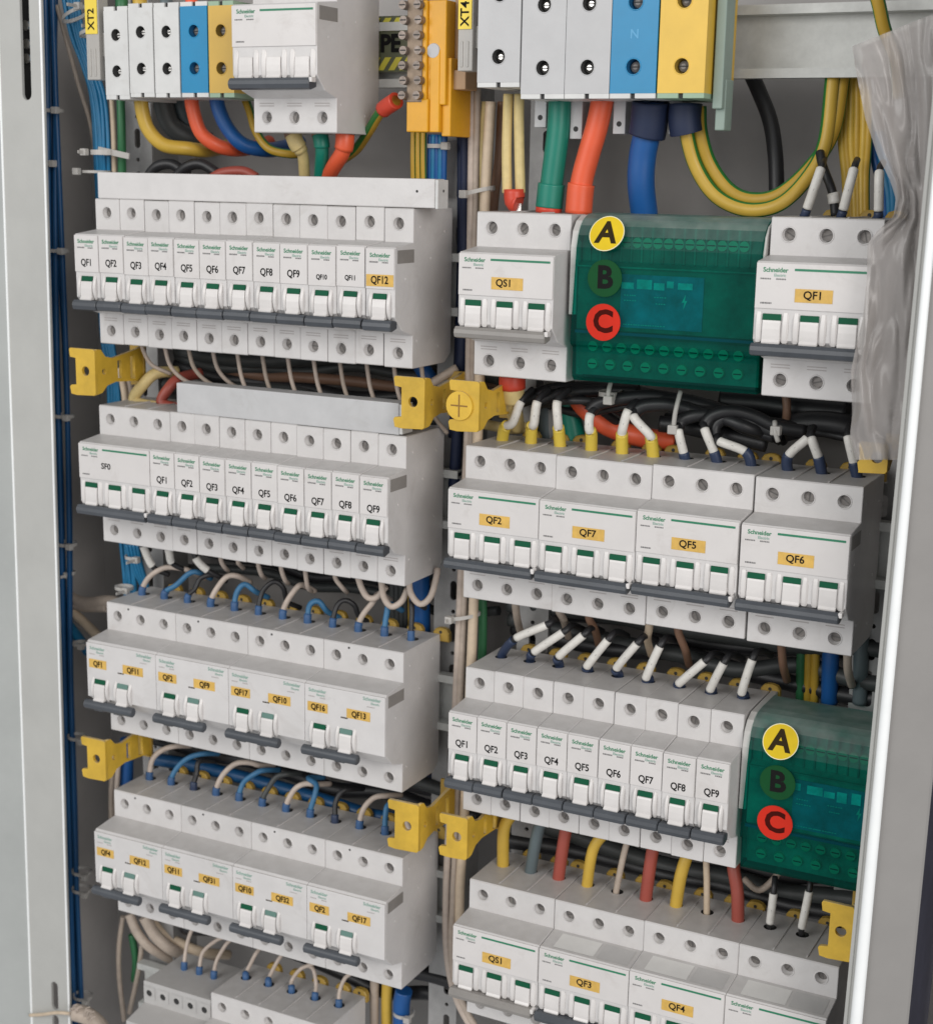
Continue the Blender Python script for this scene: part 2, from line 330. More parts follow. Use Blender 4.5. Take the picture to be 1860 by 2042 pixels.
# ------------------------------------------------------------------ perforated posts
def post(x0, x1, y, label, sk=0.0):
    hs = []; z = -610
    while z < 300:
        cx = (x0+x1)/2+sk
        hs.append(circ(cx, z, 1.3)); hs.append(slot(cx, z+7, z+19, 2.2)); z += 26
    t = thing('perforated_post', (0, 0, 0), label, 'mounting post', 'perforated mounting posts')
    link('web', plate('web', [(x0, -640), (x1, -640), (x1, 320), (x0, 320)], hs, y, 1.6, ZINCD), t)
    mb = MB(); mb.box(x0, x0+1.4, y+.9, y+26, -640, 320); mb.box(x1-1.4, x1, y+.9, y+26, -640, 320); link('side_flange', mb.mesh('side_flange', ZINCD), t)
post(-33, -11, 58, 'grey perforated steel post behind the left ends of the left rows')
post(194, 214, 55, 'grey perforated steel post between the left and right rows of breakers', 3)
post(248, 268, 58, 'grey perforated steel post behind the left ends of the right rows')
post(444, 464, 62, 'grey perforated steel post behind the right ends of the right rows')

# ------------------------------------------------------------------ DIN rails
RAIL = [(52, -17.5), (45, -17.5), (45, -12.9), (53, -12.5), (53, 12.5), (45, 12.9), (45, 17.5), (52, 17.5), (52, 16.6), (46, 16.6), (46, 13.9), (54, 13.5), (54, -13.5), (46, -13.9), (46, -16.6), (52, -16.6)]
def rail(x0, x1, z, label):
    mb = MB(); mb.prism(RAIL, 0, x1-x0); o = link('din_rail', mb.mesh('din_rail', ZINC), None, (x0, 0, z)); tag(o, label, 'mounting rail', 'mounting rails')
rail(-30, 214, 125, 'zinc mounting rail behind the XT2 terminals and PE busbar at top left')
for i, z in enumerate((0, -124, -249, -376, -501)):
    rail(-34, 213-(i > 3)*8, z, 'zinc mounting rail behind the %s breaker row of the left column' % ('top', 'second', 'third', 'fourth', 'lowest')[i])
rail(230, 478, 128, 'bare zinc mounting rail right of the XT4 terminals at top right')
for i, z in enumerate((0, -125.7, -250.6, -380)):
    rail(236, 476, z, 'zinc mounting rail behind the %s breaker row of the right column' % ('top', 'second', 'third', 'lowest')[i])

# ================================================================== BREAKERS
NY = -19.5
PROF = [(0, 25), (NY+.9, 22.9), (NY, 22.0), (NY, -13.6), (NY+1.8, -15.6), (-11.5, -21.3), (-2.2, -24.2), (0, -24.8), (0, -42.4), (0.6, -42.9), (38, -42.9), (45, -38), (45, 38), (44.4, 42.9), (.6, 42.9), (0, 42.3)]
def body_mesh(n, flat=False):
    def mk():
        mb = MB(); x0 = -9+.1; x1 = n*18-9-.1; c = .35
        pr = PROF
        ins = inset(pr, c); N = len(pr)
        rings = [(ins, x0), (pr, x0+c), (pr, x1-c), (ins, x1)]
        vs = []
        for pl, a in rings: vs += [(a, p, q) for p, q in pl]
        skip = {len(PROF)-1, 7, 13}        # upper terminal face (last->first), lower terminal face, top
        fs = [list(range(N)), list(range(3*N, 4*N))[::-1]]
        for k in range(3):
            for i in range(N):
                if k == 1 and i in skip: continue
                j = (i+1) % N; fs.append((k*N+i, (k+1)*N+i, (k+1)*N+j, k*N+j))
        mb.add(vs, fs)
        for k in range(n):
            a = x0+c if k == 0 else k*18-9; b = x1-c if k == n-1 else k*18+9
            X = k*18
            mb.holeplate((0, 0, 0), (1, 0, 0), (0, 0, 1), (0, -1, 0), (a, b, 25, 42.3), (X, 34.8), 3.25, 4.2, 0, 0.35)
            mb.holeplate((0, 0, 0), (1, 0, 0), (0, 0, 1), (0, -1, 0), (a, b, -42.4, -24.8), (X, -34.8), 3.25, 4.2, 0, 0.35)
            mb.holeplate((0, 0, 42.9), (1, 0, 0), (0, 1, 0), (0, 0, 1), (a, b, .6, 44.4), (X, 27), 3.6, 9, 0, 0, 1)
            if k: mb.prism([(1.5, 42.8), (44, 42.8), (44, 43.5), (4, 43.5)], k*18-9-.45, k*18-9+.45)
        return mb.mesh('breaker_body', [WHITE, DARKSLOT])
    return cached(('body', n, flat), mk)
def screw_mesh():
    def mk():
        mb = MB(); mb.cyl((0, 4.15, 0), (0, 3.0, 0), 2.85, 2.6, 16, 0); a = math.radians(20)
        mb.add([(math.cos(a)*q*2.3-math.sin(a)*p*.35, 2.97, math.sin(a)*q*2.1+math.cos(a)*p*.35) for q, p in ((-1, -1), (1, -1), (1, 1), (-1, 1))], [(0, 1, 2, 3)], 1)
        return mb.mesh('terminal_screw', [SCREW, mat('screw_slot', (0.10, 0.095, 0.09), .6)])
    return cached('screw', mk)
ROCK = [(NY-.2, -4.3), (NY-1.5, -4.4), (NY-1.9, -5.4), (NY-2.3, -8.5), (NY-2.3, -11.6), (NY-2.1, -13.4), (NY-3.3, -14.6), (NY-3.0, -15.3), (NY+.5, -15.2)]
def cheek_poly(h=2.3): return [(NY+.6, -.4)]+[(NY-.2-h*math.sin(math.pi*k/10)**.8, -.6-14.4*k/10) for k in range(11)]+[(NY+.6, -15.2)]
def toggle_mesh(wide):
    def mk():
        mb = MB(); hw = 4.4 if wide else 4.1
        mb.prism([(NY+(a_-NY)*(.55 if wide else 1), b_) for a_, b_ in ROCK], -hw, hw, 'x', 0, .25)
        for s_ in (-1, 1):
            a, b = sorted((s_*(hw+.4), s_*(hw+(3.6 if wide else 2.5)))); mb.prism(cheek_poly(.9 if wide else 2.2), a, b, 'x', 0, .7)
        return mb.mesh('toggle', TOG)
    return cached(('tog', wide), mk)
def window_mesh(wide, m):
    def mk():
        mb = MB(); hw = 4.4 if wide else 4.0
        mb.prism([(NY+.3, -1.3), (NY-.75, -1.5), (NY-.95, -4.3), (NY+.3, -4.3)], -hw, hw); return mb.mesh('indicator_window', m)
    return cached(('win', wide, m.name), mk)
def bar_mesh(w, m, n=1):
    def mk():
        mb = MB(); mb.prism([(NY-.3, -15.4), (NY-3.4, -15.2), (NY-4.9, -16.6), (NY-5.3, -18.5), (NY-4.5, -20.6), (NY-2, -21.3), (NY+3, -19.9), (NY+3, -16)], 0, w, 'x', 0, .5); return mb.mesh('handle', m)
    return cached(('bar', w, m.name), mk)
def box_mesh(name, dims, m, ch=0):
    def mk():
        mb = MB(); mb.box(*dims, ch=ch); return mb.mesh(name, m)
    return cached((name, dims, m.name, ch), mk)
def put_text(par, name, t, size, m, x, z, y=NY-.75, bold=0.0, sx=1.0): return link(name, textmesh(t, size, m, bold, sx), par, (x, y, z))
def brand(par, x, z, y, wide, m=None, s=1.0):
    m = m or BRANDG
    o = put_text(par, 'maker_logo', 'Schneider', 3.1*s, m, x, z, y, .07, 1.0)
    put_text(o, 'logo_second_line', 'Electric', 2.0*s, PALEBRAND, 2.2, -2.4, 0, .03)
def clip_mesh():
    def mk():
        mb = MB(); mb.prism([(-5.5, 38), (5.5, 38), (5.3, 43.5), (3.8, 45.6), (1.3, 46.4), (-1.3, 46.4), (-3.8, 45.6), (-5.3, 43.5)], 45, 49.5, 'y', 0, .7); mb.cyl((0, 45.05, 43.9), (0, 44.9, 43.9), 1.0, mi=1)
        return mb.mesh('rail_clip', [YELD, DARKSLOT])
    return cached('clip', mk)
def breaker(x, y, z, n, text, label, cat='circuit breaker', group=None, yellow=False, bar=BAR, tsize=None, clips=True, screws_low=True, line=None, tz=6.0, botclip=False, sticker=None, name=None, tx=None, rot=0.0):
    names = {1: 'single_pole_breaker', 3: 'three_pole_breaker'}
    t = thing(name or names.get(n, 'multi_pole_breaker'), (x+random.uniform(-.06, .06), y+random.uniform(-.35, .35), z+random.uniform(-.3, .3)), label, cat, group)
    t.rotation_euler = (0, random.uniform(-.004, .004), 0)
    if rot: t.rotation_euler = (0, rot, 0)
    link('body', body_mesh(n), t)
    line = (n > 1) if line is None else line
    W = n*18
    link('label_holder', box_mesh('label_holder', (-8.7, W-9.3, NY-.7, NY+.2, 1.0, 22.2), HOLD, .2), t)
    for k in range(n):
        for zz in (34.8, -34.8): link('terminal_screw', screw_mesh(), t, (k*18, random.uniform(-.6, .5), zz), (0, random.uniform(0, 3), 0))
        tg = link('toggle', toggle_mesh(n > 1), t, (k*18, 0, 0)); link('indicator_window', window_mesh(n > 1, GREEN), tg)
        if clips: link('rail_clip', clip_mesh(), t, (k*18+9 if k < n-1 or n == 1 else k*18+4, 0, 0))
        pr = link('terminal_print', cached('tp', lambda: tp_mesh()), t, (k*18, 0, 0))
    if n == 1: link('handle', bar_mesh(17.5, bar), t, (-8.75, 0, 0))
    else:
        link('handle', bar_mesh(W-2.2, bar), t, (-8.9, 0, 0))
        link('handle_pin', box_mesh('handle_pin', (W-11.6, W-9.6, NY-4.4, NY, -17.6, -15.0), TOG, .4), t)
    if n == 1:
        brand(t, 0, 18.6, NY-.75, False)
        link('rating_print', cached('rp1', lambda: dashes([(-6.4, -1.2, 15.1, .8), (1.4, 5.0, 14.9, .7)], GINK)), t)
        if text:
            if yellow: link('name_sticker', box_mesh('name_sticker', (-8.2, 8.4, NY-.95, NY-.6, 2.4, 8.6), YLAB), t)
            put_text(t, 'name_mark', text, tsize or 5.5, INK, 0 if tx is None else tx, 5.6 if yellow else tz, NY-(1.0 if yellow else .75), .12, .84)
    else:
        brand(t, 0.5, 19.0, NY-.75, True, None, .97)
        link('green_line', box_mesh('green_line', (9.6, W-11, NY-.8, NY-.6, 18.9, 20.0), LINEG), t)
        link('rating_print', cached('rp3', lambda: dashes([(-6.6, -1.6, 14.9, .7), (1.0, 5.6, 14.9, .7), (-6, -.6, 3.6, .8)], GINK)), t)
        if text:
            if yellow: link('name_sticker', box_mesh('name_sticker', (10.4, 28.2, NY-.95, NY-.6, 4.6, 10.8), YLAB), t)
            put_text(t, 'name_mark', text, 5.2 if yellow else 5, INK, 19.0 if tx is None else tx, 7.9 if yellow else 9.5, NY-(1.0 if yellow else .75), .10)
    if sticker: sticker(t)
    return t
def dashes(lst, m, y=NY-.78):
    mb = MB()
    for a, b, zc, h in lst:
        k = a; 
        while k < b-.1:
            wd = min(random.uniform(.5, 1.3), b-k); mb.box(k, k+wd, y, y+.1, zc-h/2, zc+h/2); k += wd+.22
    return mb.mesh('print', m)
def tp_mesh():
    mb = MB()
    for zc in (-27.3, -28.7): mb.box(-5, 4.6, -.06, .05, zc-.25, zc+.25)
    return mb.mesh('terminal_print', FINK)
ORD = ['first', 'second', 'third', 'fourth', 'fifth', 'sixth', 'seventh', 'eighth', 'ninth', 'tenth', 'eleventh', 'twelfth']
def side_details(t, n, pts=None):
    X = n*18-9-.1; mb = MB()
    for (y, zz) in ((8, 33), (36, 30), (-8, 6), (34, -8), (5, -28), (30, -33), (20, 16)):
        mb.cyl((X, y, zz), (X+.25, y, zz), .8, .6, 10)
    o = link('side_rivet', mb.mesh('side_rivet', HOLD), t); 
    m2 = MB(); m2.box(X, X+.12, -17, 1, 14.4, 21.4); link('side_tab', m2.mesh('side_tab', BARG), t)

# ---- left column, row 1
for i in range(12):
    nm = 'QF%d' % (i+1); x = i*18+(0.5 if i == 11 else 0)
    t = breaker(x, 0, 0, 1, nm, 'white single-pole breaker marked %s in the row under the long white busbar cover' % nm if i < 11 else 'white single-pole breaker with yellow QF12 sticker, right end of the top left row',
                group='single-pole breakers of the top left row', yellow=(i == 11), tsize=None if i < 9 else (3.6 if i < 11 else 5.6), clips=False, tz=6.4 if i < 9 else 5.6)
    if i == 11: side_details(t, 1)
# ---- left column, row 2
t = breaker(-2.8, -.3, -123.5, 3, 'SF0', 'white three-pole breaker marked SF0 with green line, left end of the second left row', group=None, clips=False, tx=12)
for i in range(9):
    nm = 'QF%d' % (i+1)
    t = breaker(-2.8+54+i*18, -.3, -123.5, 1, nm, 'white single-pole breaker marked %s in the row under the short grey busbar cover' % nm, group='single-pole breakers of the second left row', clips=False, tz=5.4-.1*i)
    if i == 8: side_details(t, 1)
# ---- two rows of residual-current breakers
def rcbo(x, y, z, a, b, label, group, last=False):
    t = thing('residual_current_breaker', (x, y, z), label, 'circuit breaker', group)
    link('body', body_mesh(3), t)
    link('label_holder', box_mesh('front_plate', (-8.9, 44.85, NY-1.1, NY+.2, -13.8, 21.6), WHITE, .3), t)
    for k in range(3):
        for zz in (34.8, -34.8): link('terminal_screw', screw_mesh(), t, (k*18, random.uniform(-.6, .5), zz), (0, random.uniform(0, 3), 0))
        link('rail_clip', clip_mesh(), t, (k*18+9, 0, 0))
    for k, (tx, m) in enumerate(((1.5, GREEN), (19.3, PALEG))):
        tg = link('toggle', toggle_mesh(False), t, (tx, -1, 0)); link('indicator_window', window_mesh(False, m), tg)
    def mk():
        mb = MB(); P = [(0, -23.0, 0), (9, -23.2, 0), (18, -23.2, 0), (35.6, -23, 0)]
        mb.cyl((0, 0, 0), (36.4, 0, 0), 3.0, 3.0, 18); mb.cyl((-.7, 0, 0), (0, 0, 0), 2.2, 3.0, 18); mb.cyl((36.4, 0, 0), (37.1, 0, 0), 3.0, 2.2, 18)
        for a_ in (10, 25): mb.box(a_-3.5, a_+3.5, -1, 4, -3.6, 2.9, .6)
        return mb.mesh('handle', BAR)
    link('handle', cached('rbar', mk), t, (-8.6, NY-3.2, -18.0))
    brand(t, -.3, 18.4, NY-1.15, False, PALEBRAND, .95); brand(t, 36.2, 19.2, NY-1.15, False, PALEBRAND, .95)
    link('rating_print', cached('rpr', lambda: dashes([(-6.4, -2.2, 14.6, .7), (1.4, 5.0, 14.4, .7), (33, 38, 14.6, .6)], FINK, NY-1.16)), t)
    link('rating_print', cached('rpd', lambda: dashes([(15.6, 20.2, 5.2, .9)], BRINK, NY-1.16)), t)
    for tx_, wd, s_ in ((-.1, 13.5, a), (27.4, 15.5, b)):
        link('name_sticker', box_mesh('name_sticker', (-wd/2, wd/2, NY-1.35, NY-1.05, -2.7, 2.9), YLAB), t, (tx_, 0, 8.4))
        put_text(t, 'name_mark', s_, 4.9, BRINK, tx_+.4, 8.4, NY-1.4, .17, .86)
    if last: side_details(t, 3)
    mb = MB() 
    link('top_pin', cached('pin', lambda: pin()), t, (8.5, 0, 0))
    return t
def pin():
    mb = MB(); mb.cyl((0, -.1, 40.3), (0, .1, 40.3), .7, .7, 10); return mb.mesh('top_pin', DARKSLOT)
for i, (a, b) in enumerate((('QF1', 'QF11'), ('QF2', 'QF9'), ('QF17', 'QF10'), ('QF16', 'QF13'))):
    rcbo(-4.5+54*i, 2.1, -249.6, a, b, 'white residual-current breaker with yellow stickers %s and %s in the third left row' % (a, b), 'residual-current breakers of the third left row', i == 3)
for i, (a, b) in enumerate((('QF4', 'QF12'), ('QF11', 'QF31'), ('QF10', 'QF32'), ('QF2', 'QF17'))):
    rcbo(-3.3+54*i, 1.2, -376.1, a, b, 'white residual-current breaker with yellow stickers %s and %s in the fourth left row' % (a, b), 'residual-current breakers of the fourth left row', i == 3)
# ---- left column, lowest row
t = breaker(71.5, 0, -501.5, 5, None, 'white multi-pole breaker cut off by the bottom of the photo, wires in its top', clips=True)
t = thing('grey_device', (4, 0, -504), 'old greyish modular device with small terminal holes at the lower left bottom', 'modular device')
mb = MB(); PG = [(0, 24), (-19, 20), (-20, -30), (0, -36), (45, -36), (45, 39.3), (.6, 39.6), (0, 39)]
n_ = len(PG); mb.prism(PG[:6]+[PG[6], PG[7]], 4, 58.3, 'x', 0, .4)
link('body', mb.mesh('body', GWHITE), t)
for k in range(5):
    m2 = MB(); m2.holeplate((0, 0, 0), (1, 0, 0), (0, 0, 1), (0, -1, 0), (-4.6, 4.6, -4.6, 4.6), (0, 0), 2.2, .3, 0, .3, 1); link('terminal_hole', m2.mesh('terminal_hole', [GWHITE, DARKSLOT]), t, (9+k*11.2, -.35, 32))
# ---- right column, row 1
GR1 = 'three-pole devices of the right column'
breaker(253.2, 1.5, -.5, 3, 'QS1', 'white three-pole switch with yellow QS1 sticker and grey handle, left of the upper green block', cat='switch', group=GR1, yellow=True, bar=BARG, clips=False, tx=17.5)
breaker(412.6, -1.1, 1.2, 3, 'QF1', 'white three-pole breaker with yellow QF1 sticker, partly behind the clear plastic bag', group=GR1, yellow=True, tx=19)
# ---- right column, row 2
for i, nm in enumerate(('QF2', 'QF7', 'QF5', 'QF6')):
    t = breaker(248.6+i*54+(1.0 if i == 3 else 0), 3.0, -125.7, 3, nm, 'white three-pole breaker with yellow %s sticker in the second right row' % nm, group=GR1, yellow=True, tx=19)
side_details(t, 3)
# ---- right column, row 3
for i in range(9):
    nm = 'QF%d' % (i+1)
    breaker(252.1+i*18, .6, -250.6, 1, nm, 'white single-pole breaker marked %s in the row left of the lower green block' % nm, group='single-pole breakers of the third right row', tz=5.2)
# ---- right column, row 4
for i, nm in enumerate(('QS1', 'QF3', 'QF4', None)):
    lab = ('white three-pole %s with yellow %s sticker in the lowest right row' % ('switch' if nm == 'QS1' else 'breaker', nm)) if nm else 'white three-pole breaker cut off at the lower right corner, end of the lowest right row'
    t = breaker(256.1+i*54, 3.0, -379.8, 3, nm, lab, cat='switch' if nm == 'QS1' else 'circuit breaker', group=GR1, yellow=bool(nm), bar=BARG if nm == 'QS1' else BAR, tx=19)
    if i:
        o = MB(); nx = (25-22.9); d = Vector((0, NY+.9, -2.1)).normalized(); nn = Vector((0, -2.1, 18.6)).normalized()
        for x0, x1, m in ((-2, 22, 0), (24, 42, 1)):
            P0 = Vector((0, -2.5, 24.75))+nn*.12; P1 = Vector((0, -16.5, 23.15))+nn*.12
            o.add([P0+Vector((x0, 0, 0)), P0+Vector((x1, 0, 0)), P1+Vector((x1, 0, 0)), P1+Vector((x0, 0, 0))], [(0, 1, 2, 3)], m)
        link('shoulder_sticker', o.mesh('shoulder_sticker', [mat('sticker_white', (.60, .59, .57), .5), mat('sticker_grey', (.42, .41, .40), .5)]), t)

# ------------------------------------------------------------------ green distribution blocks
CV = [(36, 42.6), (14, 42.8), (8, 42.2), (3, 40.2), (-1, 36.8), (-4, 32), (-5.8, 26), (-6.3, 20), (-6.4, -21), (-5.6, -23), (-2.8, -24.6), (-2.2, -27), (-2.4, -39.6), (0, -42), (36, -42)]
def green_mat():
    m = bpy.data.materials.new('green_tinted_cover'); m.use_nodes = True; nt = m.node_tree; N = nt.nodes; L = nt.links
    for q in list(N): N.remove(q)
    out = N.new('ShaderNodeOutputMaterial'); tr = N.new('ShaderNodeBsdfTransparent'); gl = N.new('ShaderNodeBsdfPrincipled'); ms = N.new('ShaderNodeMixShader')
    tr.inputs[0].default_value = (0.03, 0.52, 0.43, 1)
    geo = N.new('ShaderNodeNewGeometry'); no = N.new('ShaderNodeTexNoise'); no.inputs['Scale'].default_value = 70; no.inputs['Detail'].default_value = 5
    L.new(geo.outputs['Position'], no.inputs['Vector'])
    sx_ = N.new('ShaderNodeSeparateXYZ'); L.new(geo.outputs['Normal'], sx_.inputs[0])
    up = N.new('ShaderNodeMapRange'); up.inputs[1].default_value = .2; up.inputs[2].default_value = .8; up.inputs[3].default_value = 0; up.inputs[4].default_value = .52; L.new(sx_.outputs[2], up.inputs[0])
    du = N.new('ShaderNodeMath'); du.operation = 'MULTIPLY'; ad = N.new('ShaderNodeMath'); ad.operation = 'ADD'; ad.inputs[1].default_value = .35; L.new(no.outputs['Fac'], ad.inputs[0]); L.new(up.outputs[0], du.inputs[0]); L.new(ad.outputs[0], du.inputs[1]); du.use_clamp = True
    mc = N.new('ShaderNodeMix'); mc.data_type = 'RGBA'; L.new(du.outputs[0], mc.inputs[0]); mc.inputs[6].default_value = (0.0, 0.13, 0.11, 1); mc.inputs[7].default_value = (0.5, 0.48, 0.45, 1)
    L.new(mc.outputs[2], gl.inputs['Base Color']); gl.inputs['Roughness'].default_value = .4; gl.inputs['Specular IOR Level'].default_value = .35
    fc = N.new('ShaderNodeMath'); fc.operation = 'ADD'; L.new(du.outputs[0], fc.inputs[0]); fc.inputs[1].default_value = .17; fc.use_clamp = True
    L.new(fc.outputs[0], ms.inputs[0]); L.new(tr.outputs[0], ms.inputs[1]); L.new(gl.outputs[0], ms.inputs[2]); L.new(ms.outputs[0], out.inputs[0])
    return m
GCOV = green_mat()
TEALB = mat('teal_housing', (0.09, 0.27, 0.25), 0.5, var=0.5, scale=60)
BLUEL = mat('blue_label_sheet', (0.08, 0.33, 0.62), 0.5, var=0.45, scale=70); BLUEP = mat('blue_label_patch', (0.30, 0.80, 1.0), 0.5, var=0.45, scale=90)
NAVYL = mat('navy_label_sheet', (0.05, 0.11, 0.30), 0.5)
PALEL = mat('pale_label_print', (0.75, 0.85, 0.9), 0.5)
STY = mat('yellow_sticker', (0.70, 0.50, 0.02), 0.65, spec=.15, var=0.08, scale=80); STG = mat('green_sticker', (0.006, 0.07, 0.02), 0.65, spec=.15); STR = mat('red_sticker', (0.60, 0.03, 0.015), 0.65, spec=.12)
STE = mat('sticker_edge', (0.8, 0.75, 0.5), 0.5)
HOUSE = mat('distribution_housing_grey', (0.50, 0.49, 0.47), 0.45, dust=.3)
def dist(x, y, z, w, label, dim):
    t = thing('distribution_block', (x, y, z), label, 'distribution block', 'green distribution blocks')
    mb = MB()
    ip = [(44, 39), (12, 39), (5, 35), (1, 27), (1, 19), (-3, 17), (-3, -15), (2, -19), (3, -39), (44, -39)]
    mb.prism(ip, 4.2, w-1.4, 'x', 0, .3); link('inner_housing', mb.mesh('inner_housing', TEALB), t)
    for a, b in ((0, 3.8), (w-1.2, w)):
        m2 = MB(); m2.prism([(44, 42.4), (8, 41.6), (2, 39), (-2, 34), (-4, 26), (-4, -8), (6, -9), (8, -40), (44, -40)], a, b, 'x', 0, .3); link('end_cheek', m2.mesh('end_cheek', HOUSE), t)
    m2 = MB(); n = len(CV); vs = [(4.0 if b > -12 else 2.4, a, b) for a, b in CV]+[(w-1.3, a, b) for a, b in CV]
    m2.add(vs, [(i, i+1, n+i+1, n+i) for i in range(n-1)], 0, False)
    m2.add([(4.0 if b > -12 else 2.4, a, b) for a, b in CV], [list(range(n))]); m2.add([(w-1.3, a, b) for a, b in CV], [list(range(n))])
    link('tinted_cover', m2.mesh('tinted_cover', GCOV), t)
    # rows of terminal screws under the cover
    for zz, yy, cnt in ((29, 2.0, 15), (-33, 2.6, 9), (-24, 2.6, 11)):
        for k in range(cnt):
            m3 = cached('dscrew', lambda: dscrew()); link('terminal_screw', m3, t, (12+k*(w-24)/(cnt-1), yy, zz))
    lb = link('rating_label', box_mesh('rating_label', (28, w-30, -3.5, -3.05, -13, 13.5), BLUEL), t)
    m3 = MB(); rr_ = random.Random(int(x))
    a = 28.4
    while a < w-42:
        wd = rr_.uniform(3, 9); m3.box(a, a+wd, -3.8, -3.62, rr_.uniform(5.5, 8), rr_.uniform(9.5, 12.5)); a += wd+rr_.uniform(.4, 4)
    link('label_patch', m3.mesh('label_patch', BLUEP), lb)
    m4 = MB()
    for (a, b, zc) in ((30, 36, 3.2), (30, 37, .6), (46, 53, 2.8), (47, 52, -.4), (30, 52, -11.4)):
        k_ = a
        while k_ < b: m4.box(k_, k_+.8, -3.75, -3.62, zc-.2, zc+.2); k_ += rr_.uniform(1.0, 1.6)
    m4.prism([(62.5, 5), (60.6, .9), (62, 1.1), (61.4, -2.6), (63.5, 2.0), (62.2, 1.8)], -3.8, -3.62, 'y'); link('label_print', m4.mesh('label_print', PALEL), lb)
    m5 = MB(); m5.box(4.2, w-1.5, -4.6, -3.05, 16.4, 17.2); link('housing_rib', m5.mesh('housing_rib', TEALB), t)
    m5 = MB(); m5.box(4.2, w-1.5, -4.6, -3.05, -17, -15.6); link('housing_rib', m5.mesh('housing_rib', NAVYL), t)
    for k in range(16):
        m6 = cached('drib', lambda: drib()); link('terminal_rib', m6, t, (9+k*(w-18)/15, 0, 0))
    for (zz, m, ch, ym) in ((33.2, STY, 'A', -6.4), (11.2, STG, 'B', -6.4), (-10.8, STR, 'C', -6.4)):
        m6 = MB(); m6.cyl((0, 0, 0), (0, -.25, 0), 9.3, 9.3, 32); m6.cyl((0, -.26, 0), (0, -.3, 0), 8.9, 8.9, 32, 1)
        mats = [STE if ch == 'A' else m, m]
        o = link('phase_sticker', m6.mesh('phase_sticker', mats), t, (20.5, ym-.35, zz)); tag(o, {'A': 'round yellow A sticker', 'B': 'round green B sticker', 'C': 'round red C sticker'}[ch])
        if ch == 'A': o.rotation_euler = (math.radians(-24), 0, 0); o.location = Vector((20.5, -6.3, 33.2))*S
        put_text(o, 'letter', ch, 15.5, BRINK if ch == 'A' else (INK if ch == 'B' else mat('dark_red_ink', (0.06, 0.006, 0.004), .8, spec=.08)), 0, 0, -.36, .55)
    return t
def drib():
    mb = MB(); mb.box(-.5, .5, .2, 6, 19, 37, .2); return mb.mesh('terminal_rib', TEALB)
def dscrew():
    mb = MB(); mb.cyl((0, 0, 0), (0, -1.6, 0), 2.9, 2.6, 14); mb.box(-2, 2, -1.75, -1.55, -.3, .3, mi=1); return mb.mesh('terminal_screw', [mat('green_lit_brass', (0.45, 0.55, 0.40), .35, metal=.3), DARKSLOT])
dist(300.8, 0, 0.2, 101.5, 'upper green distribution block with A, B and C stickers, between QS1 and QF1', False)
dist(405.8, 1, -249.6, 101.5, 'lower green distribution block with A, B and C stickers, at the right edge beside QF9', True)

# ------------------------------------------------------------------ busbar covers
mb = MB(); mb.box(0, 226.5, -.6, 11, 0, 15.2, .6); b = link('busbar_cover', mb.mesh('busbar_cover', WHITE), None, (-6.4, 0, 43.1)); tag(b, 'long white busbar cover lying on the top left breaker row', 'busbar cover', 'busbar covers')
m2 = MB(); m2.box(226.6, 228.4, -.2, 11.6, -.4, 14.8, .5); m2.cyl((228.3, 6, 9), (228.5, 6, 9), .8, mi=1); link('end_cap', m2.mesh('end_cap', [WHITE2, DARKSLOT]), b)
m2 = MB(); m2.cyl((216, -.6, 8.6), (216, -.75, 8.6), .7); link('rivet', m2.mesh('rivet', DARKSLOT), b)
mb = MB(); mb.box(0, 152, -.4, 12, 0, 17.8, .6); b = link('busbar_cover', mb.mesh('busbar_cover', mat('grey_white_plastic', (0.50, 0.50, 0.505), .45, dust=.4)), None, (47.6, 0, -80.4)); tag(b, 'short grey-white busbar cover on the second left breaker row', 'busbar cover', 'busbar covers')
m2 = MB(); m2.box(152.1, 154, -.1, 12, .4, 17.2, .5); link('end_cap', m2.mesh('end_cap', WHITE2), b)

# ------------------------------------------------------------------ yellow brackets
def bracket(x, z, h, label, w=18.5, yf=-8, plug=False, lip_l=True, arm=46):
    t = thing('yellow_bracket', (x, yf, z), label, 'bracket', 'yellow cable brackets')
    lw = 4.2 if lip_l else 0
    out = [(0, 0), (lw, -.6), (w-1, 0), (w, 1), (w, h-1), (w-1, h), (0, h), (-.6, h-1), (0, h-5), (lw, h-5.5), (lw, 5.5), (0, 5), (-.8, 4)]
    link('front_plate', plate('front_plate', out, [] if plug else [circ(w*.62, h*.52, 3.1)], 0, 2.0, YEL, .25), t)
    if plug:
        m2 = MB(); m2.cyl((w*.35, 2, h*.5), (w*.35, -2.4, h*.5), 8.2, 7.8, 28); m2.box(w*.35-5, w*.35+5, -2.55, -2.35, h*.5-.4, h*.5+.4, mi=1); m2.box(w*.35-.4, w*.35+.4, -2.56, -2.36, h*.5-6, h*.5+6, mi=1)
        link('round_plug', m2.mesh('round_plug', [YEL, mat('brown_groove', (0.25, 0.13, 0.02), .6)]), t)
    side = plate('arm', [(1, .5), (5, 1), (10, 5), (18, 6.5), (arm-6, 5), (arm, 1), (arm, h-1), (arm-7, h-3), (16, h-6.5), (9, h-5), (5, h-.5), (1, h)],
                 [[(20, h*.30), (24, h*.28), (24, h*.72), (20, h*.70)], [(arm-14, h*.25), (arm-9, h*.22), (arm-9, h*.78), (arm-14, h*.75)], circ(7.5, h*.5, 2.0, 10)], 0, 1.8, YEL, .2)
    o = link('arm', side, t, (w-.9, 0, 0), (0, 0, math.radians(90)))
    m2 = MB(); m2.box(w-10, w+1, arm-1.5, arm+.5, 1, h-1, .3)
    link('rear_foot', m2.mesh('rear_foot', YELD), t)
    return t
bracket(-25.0, -73.6, 27.5, 'yellow cable bracket at the far left between the top two left rows')
bracket(202.0, -74, 27.5, 'yellow cable bracket right of the short grey busbar cover', w=18)
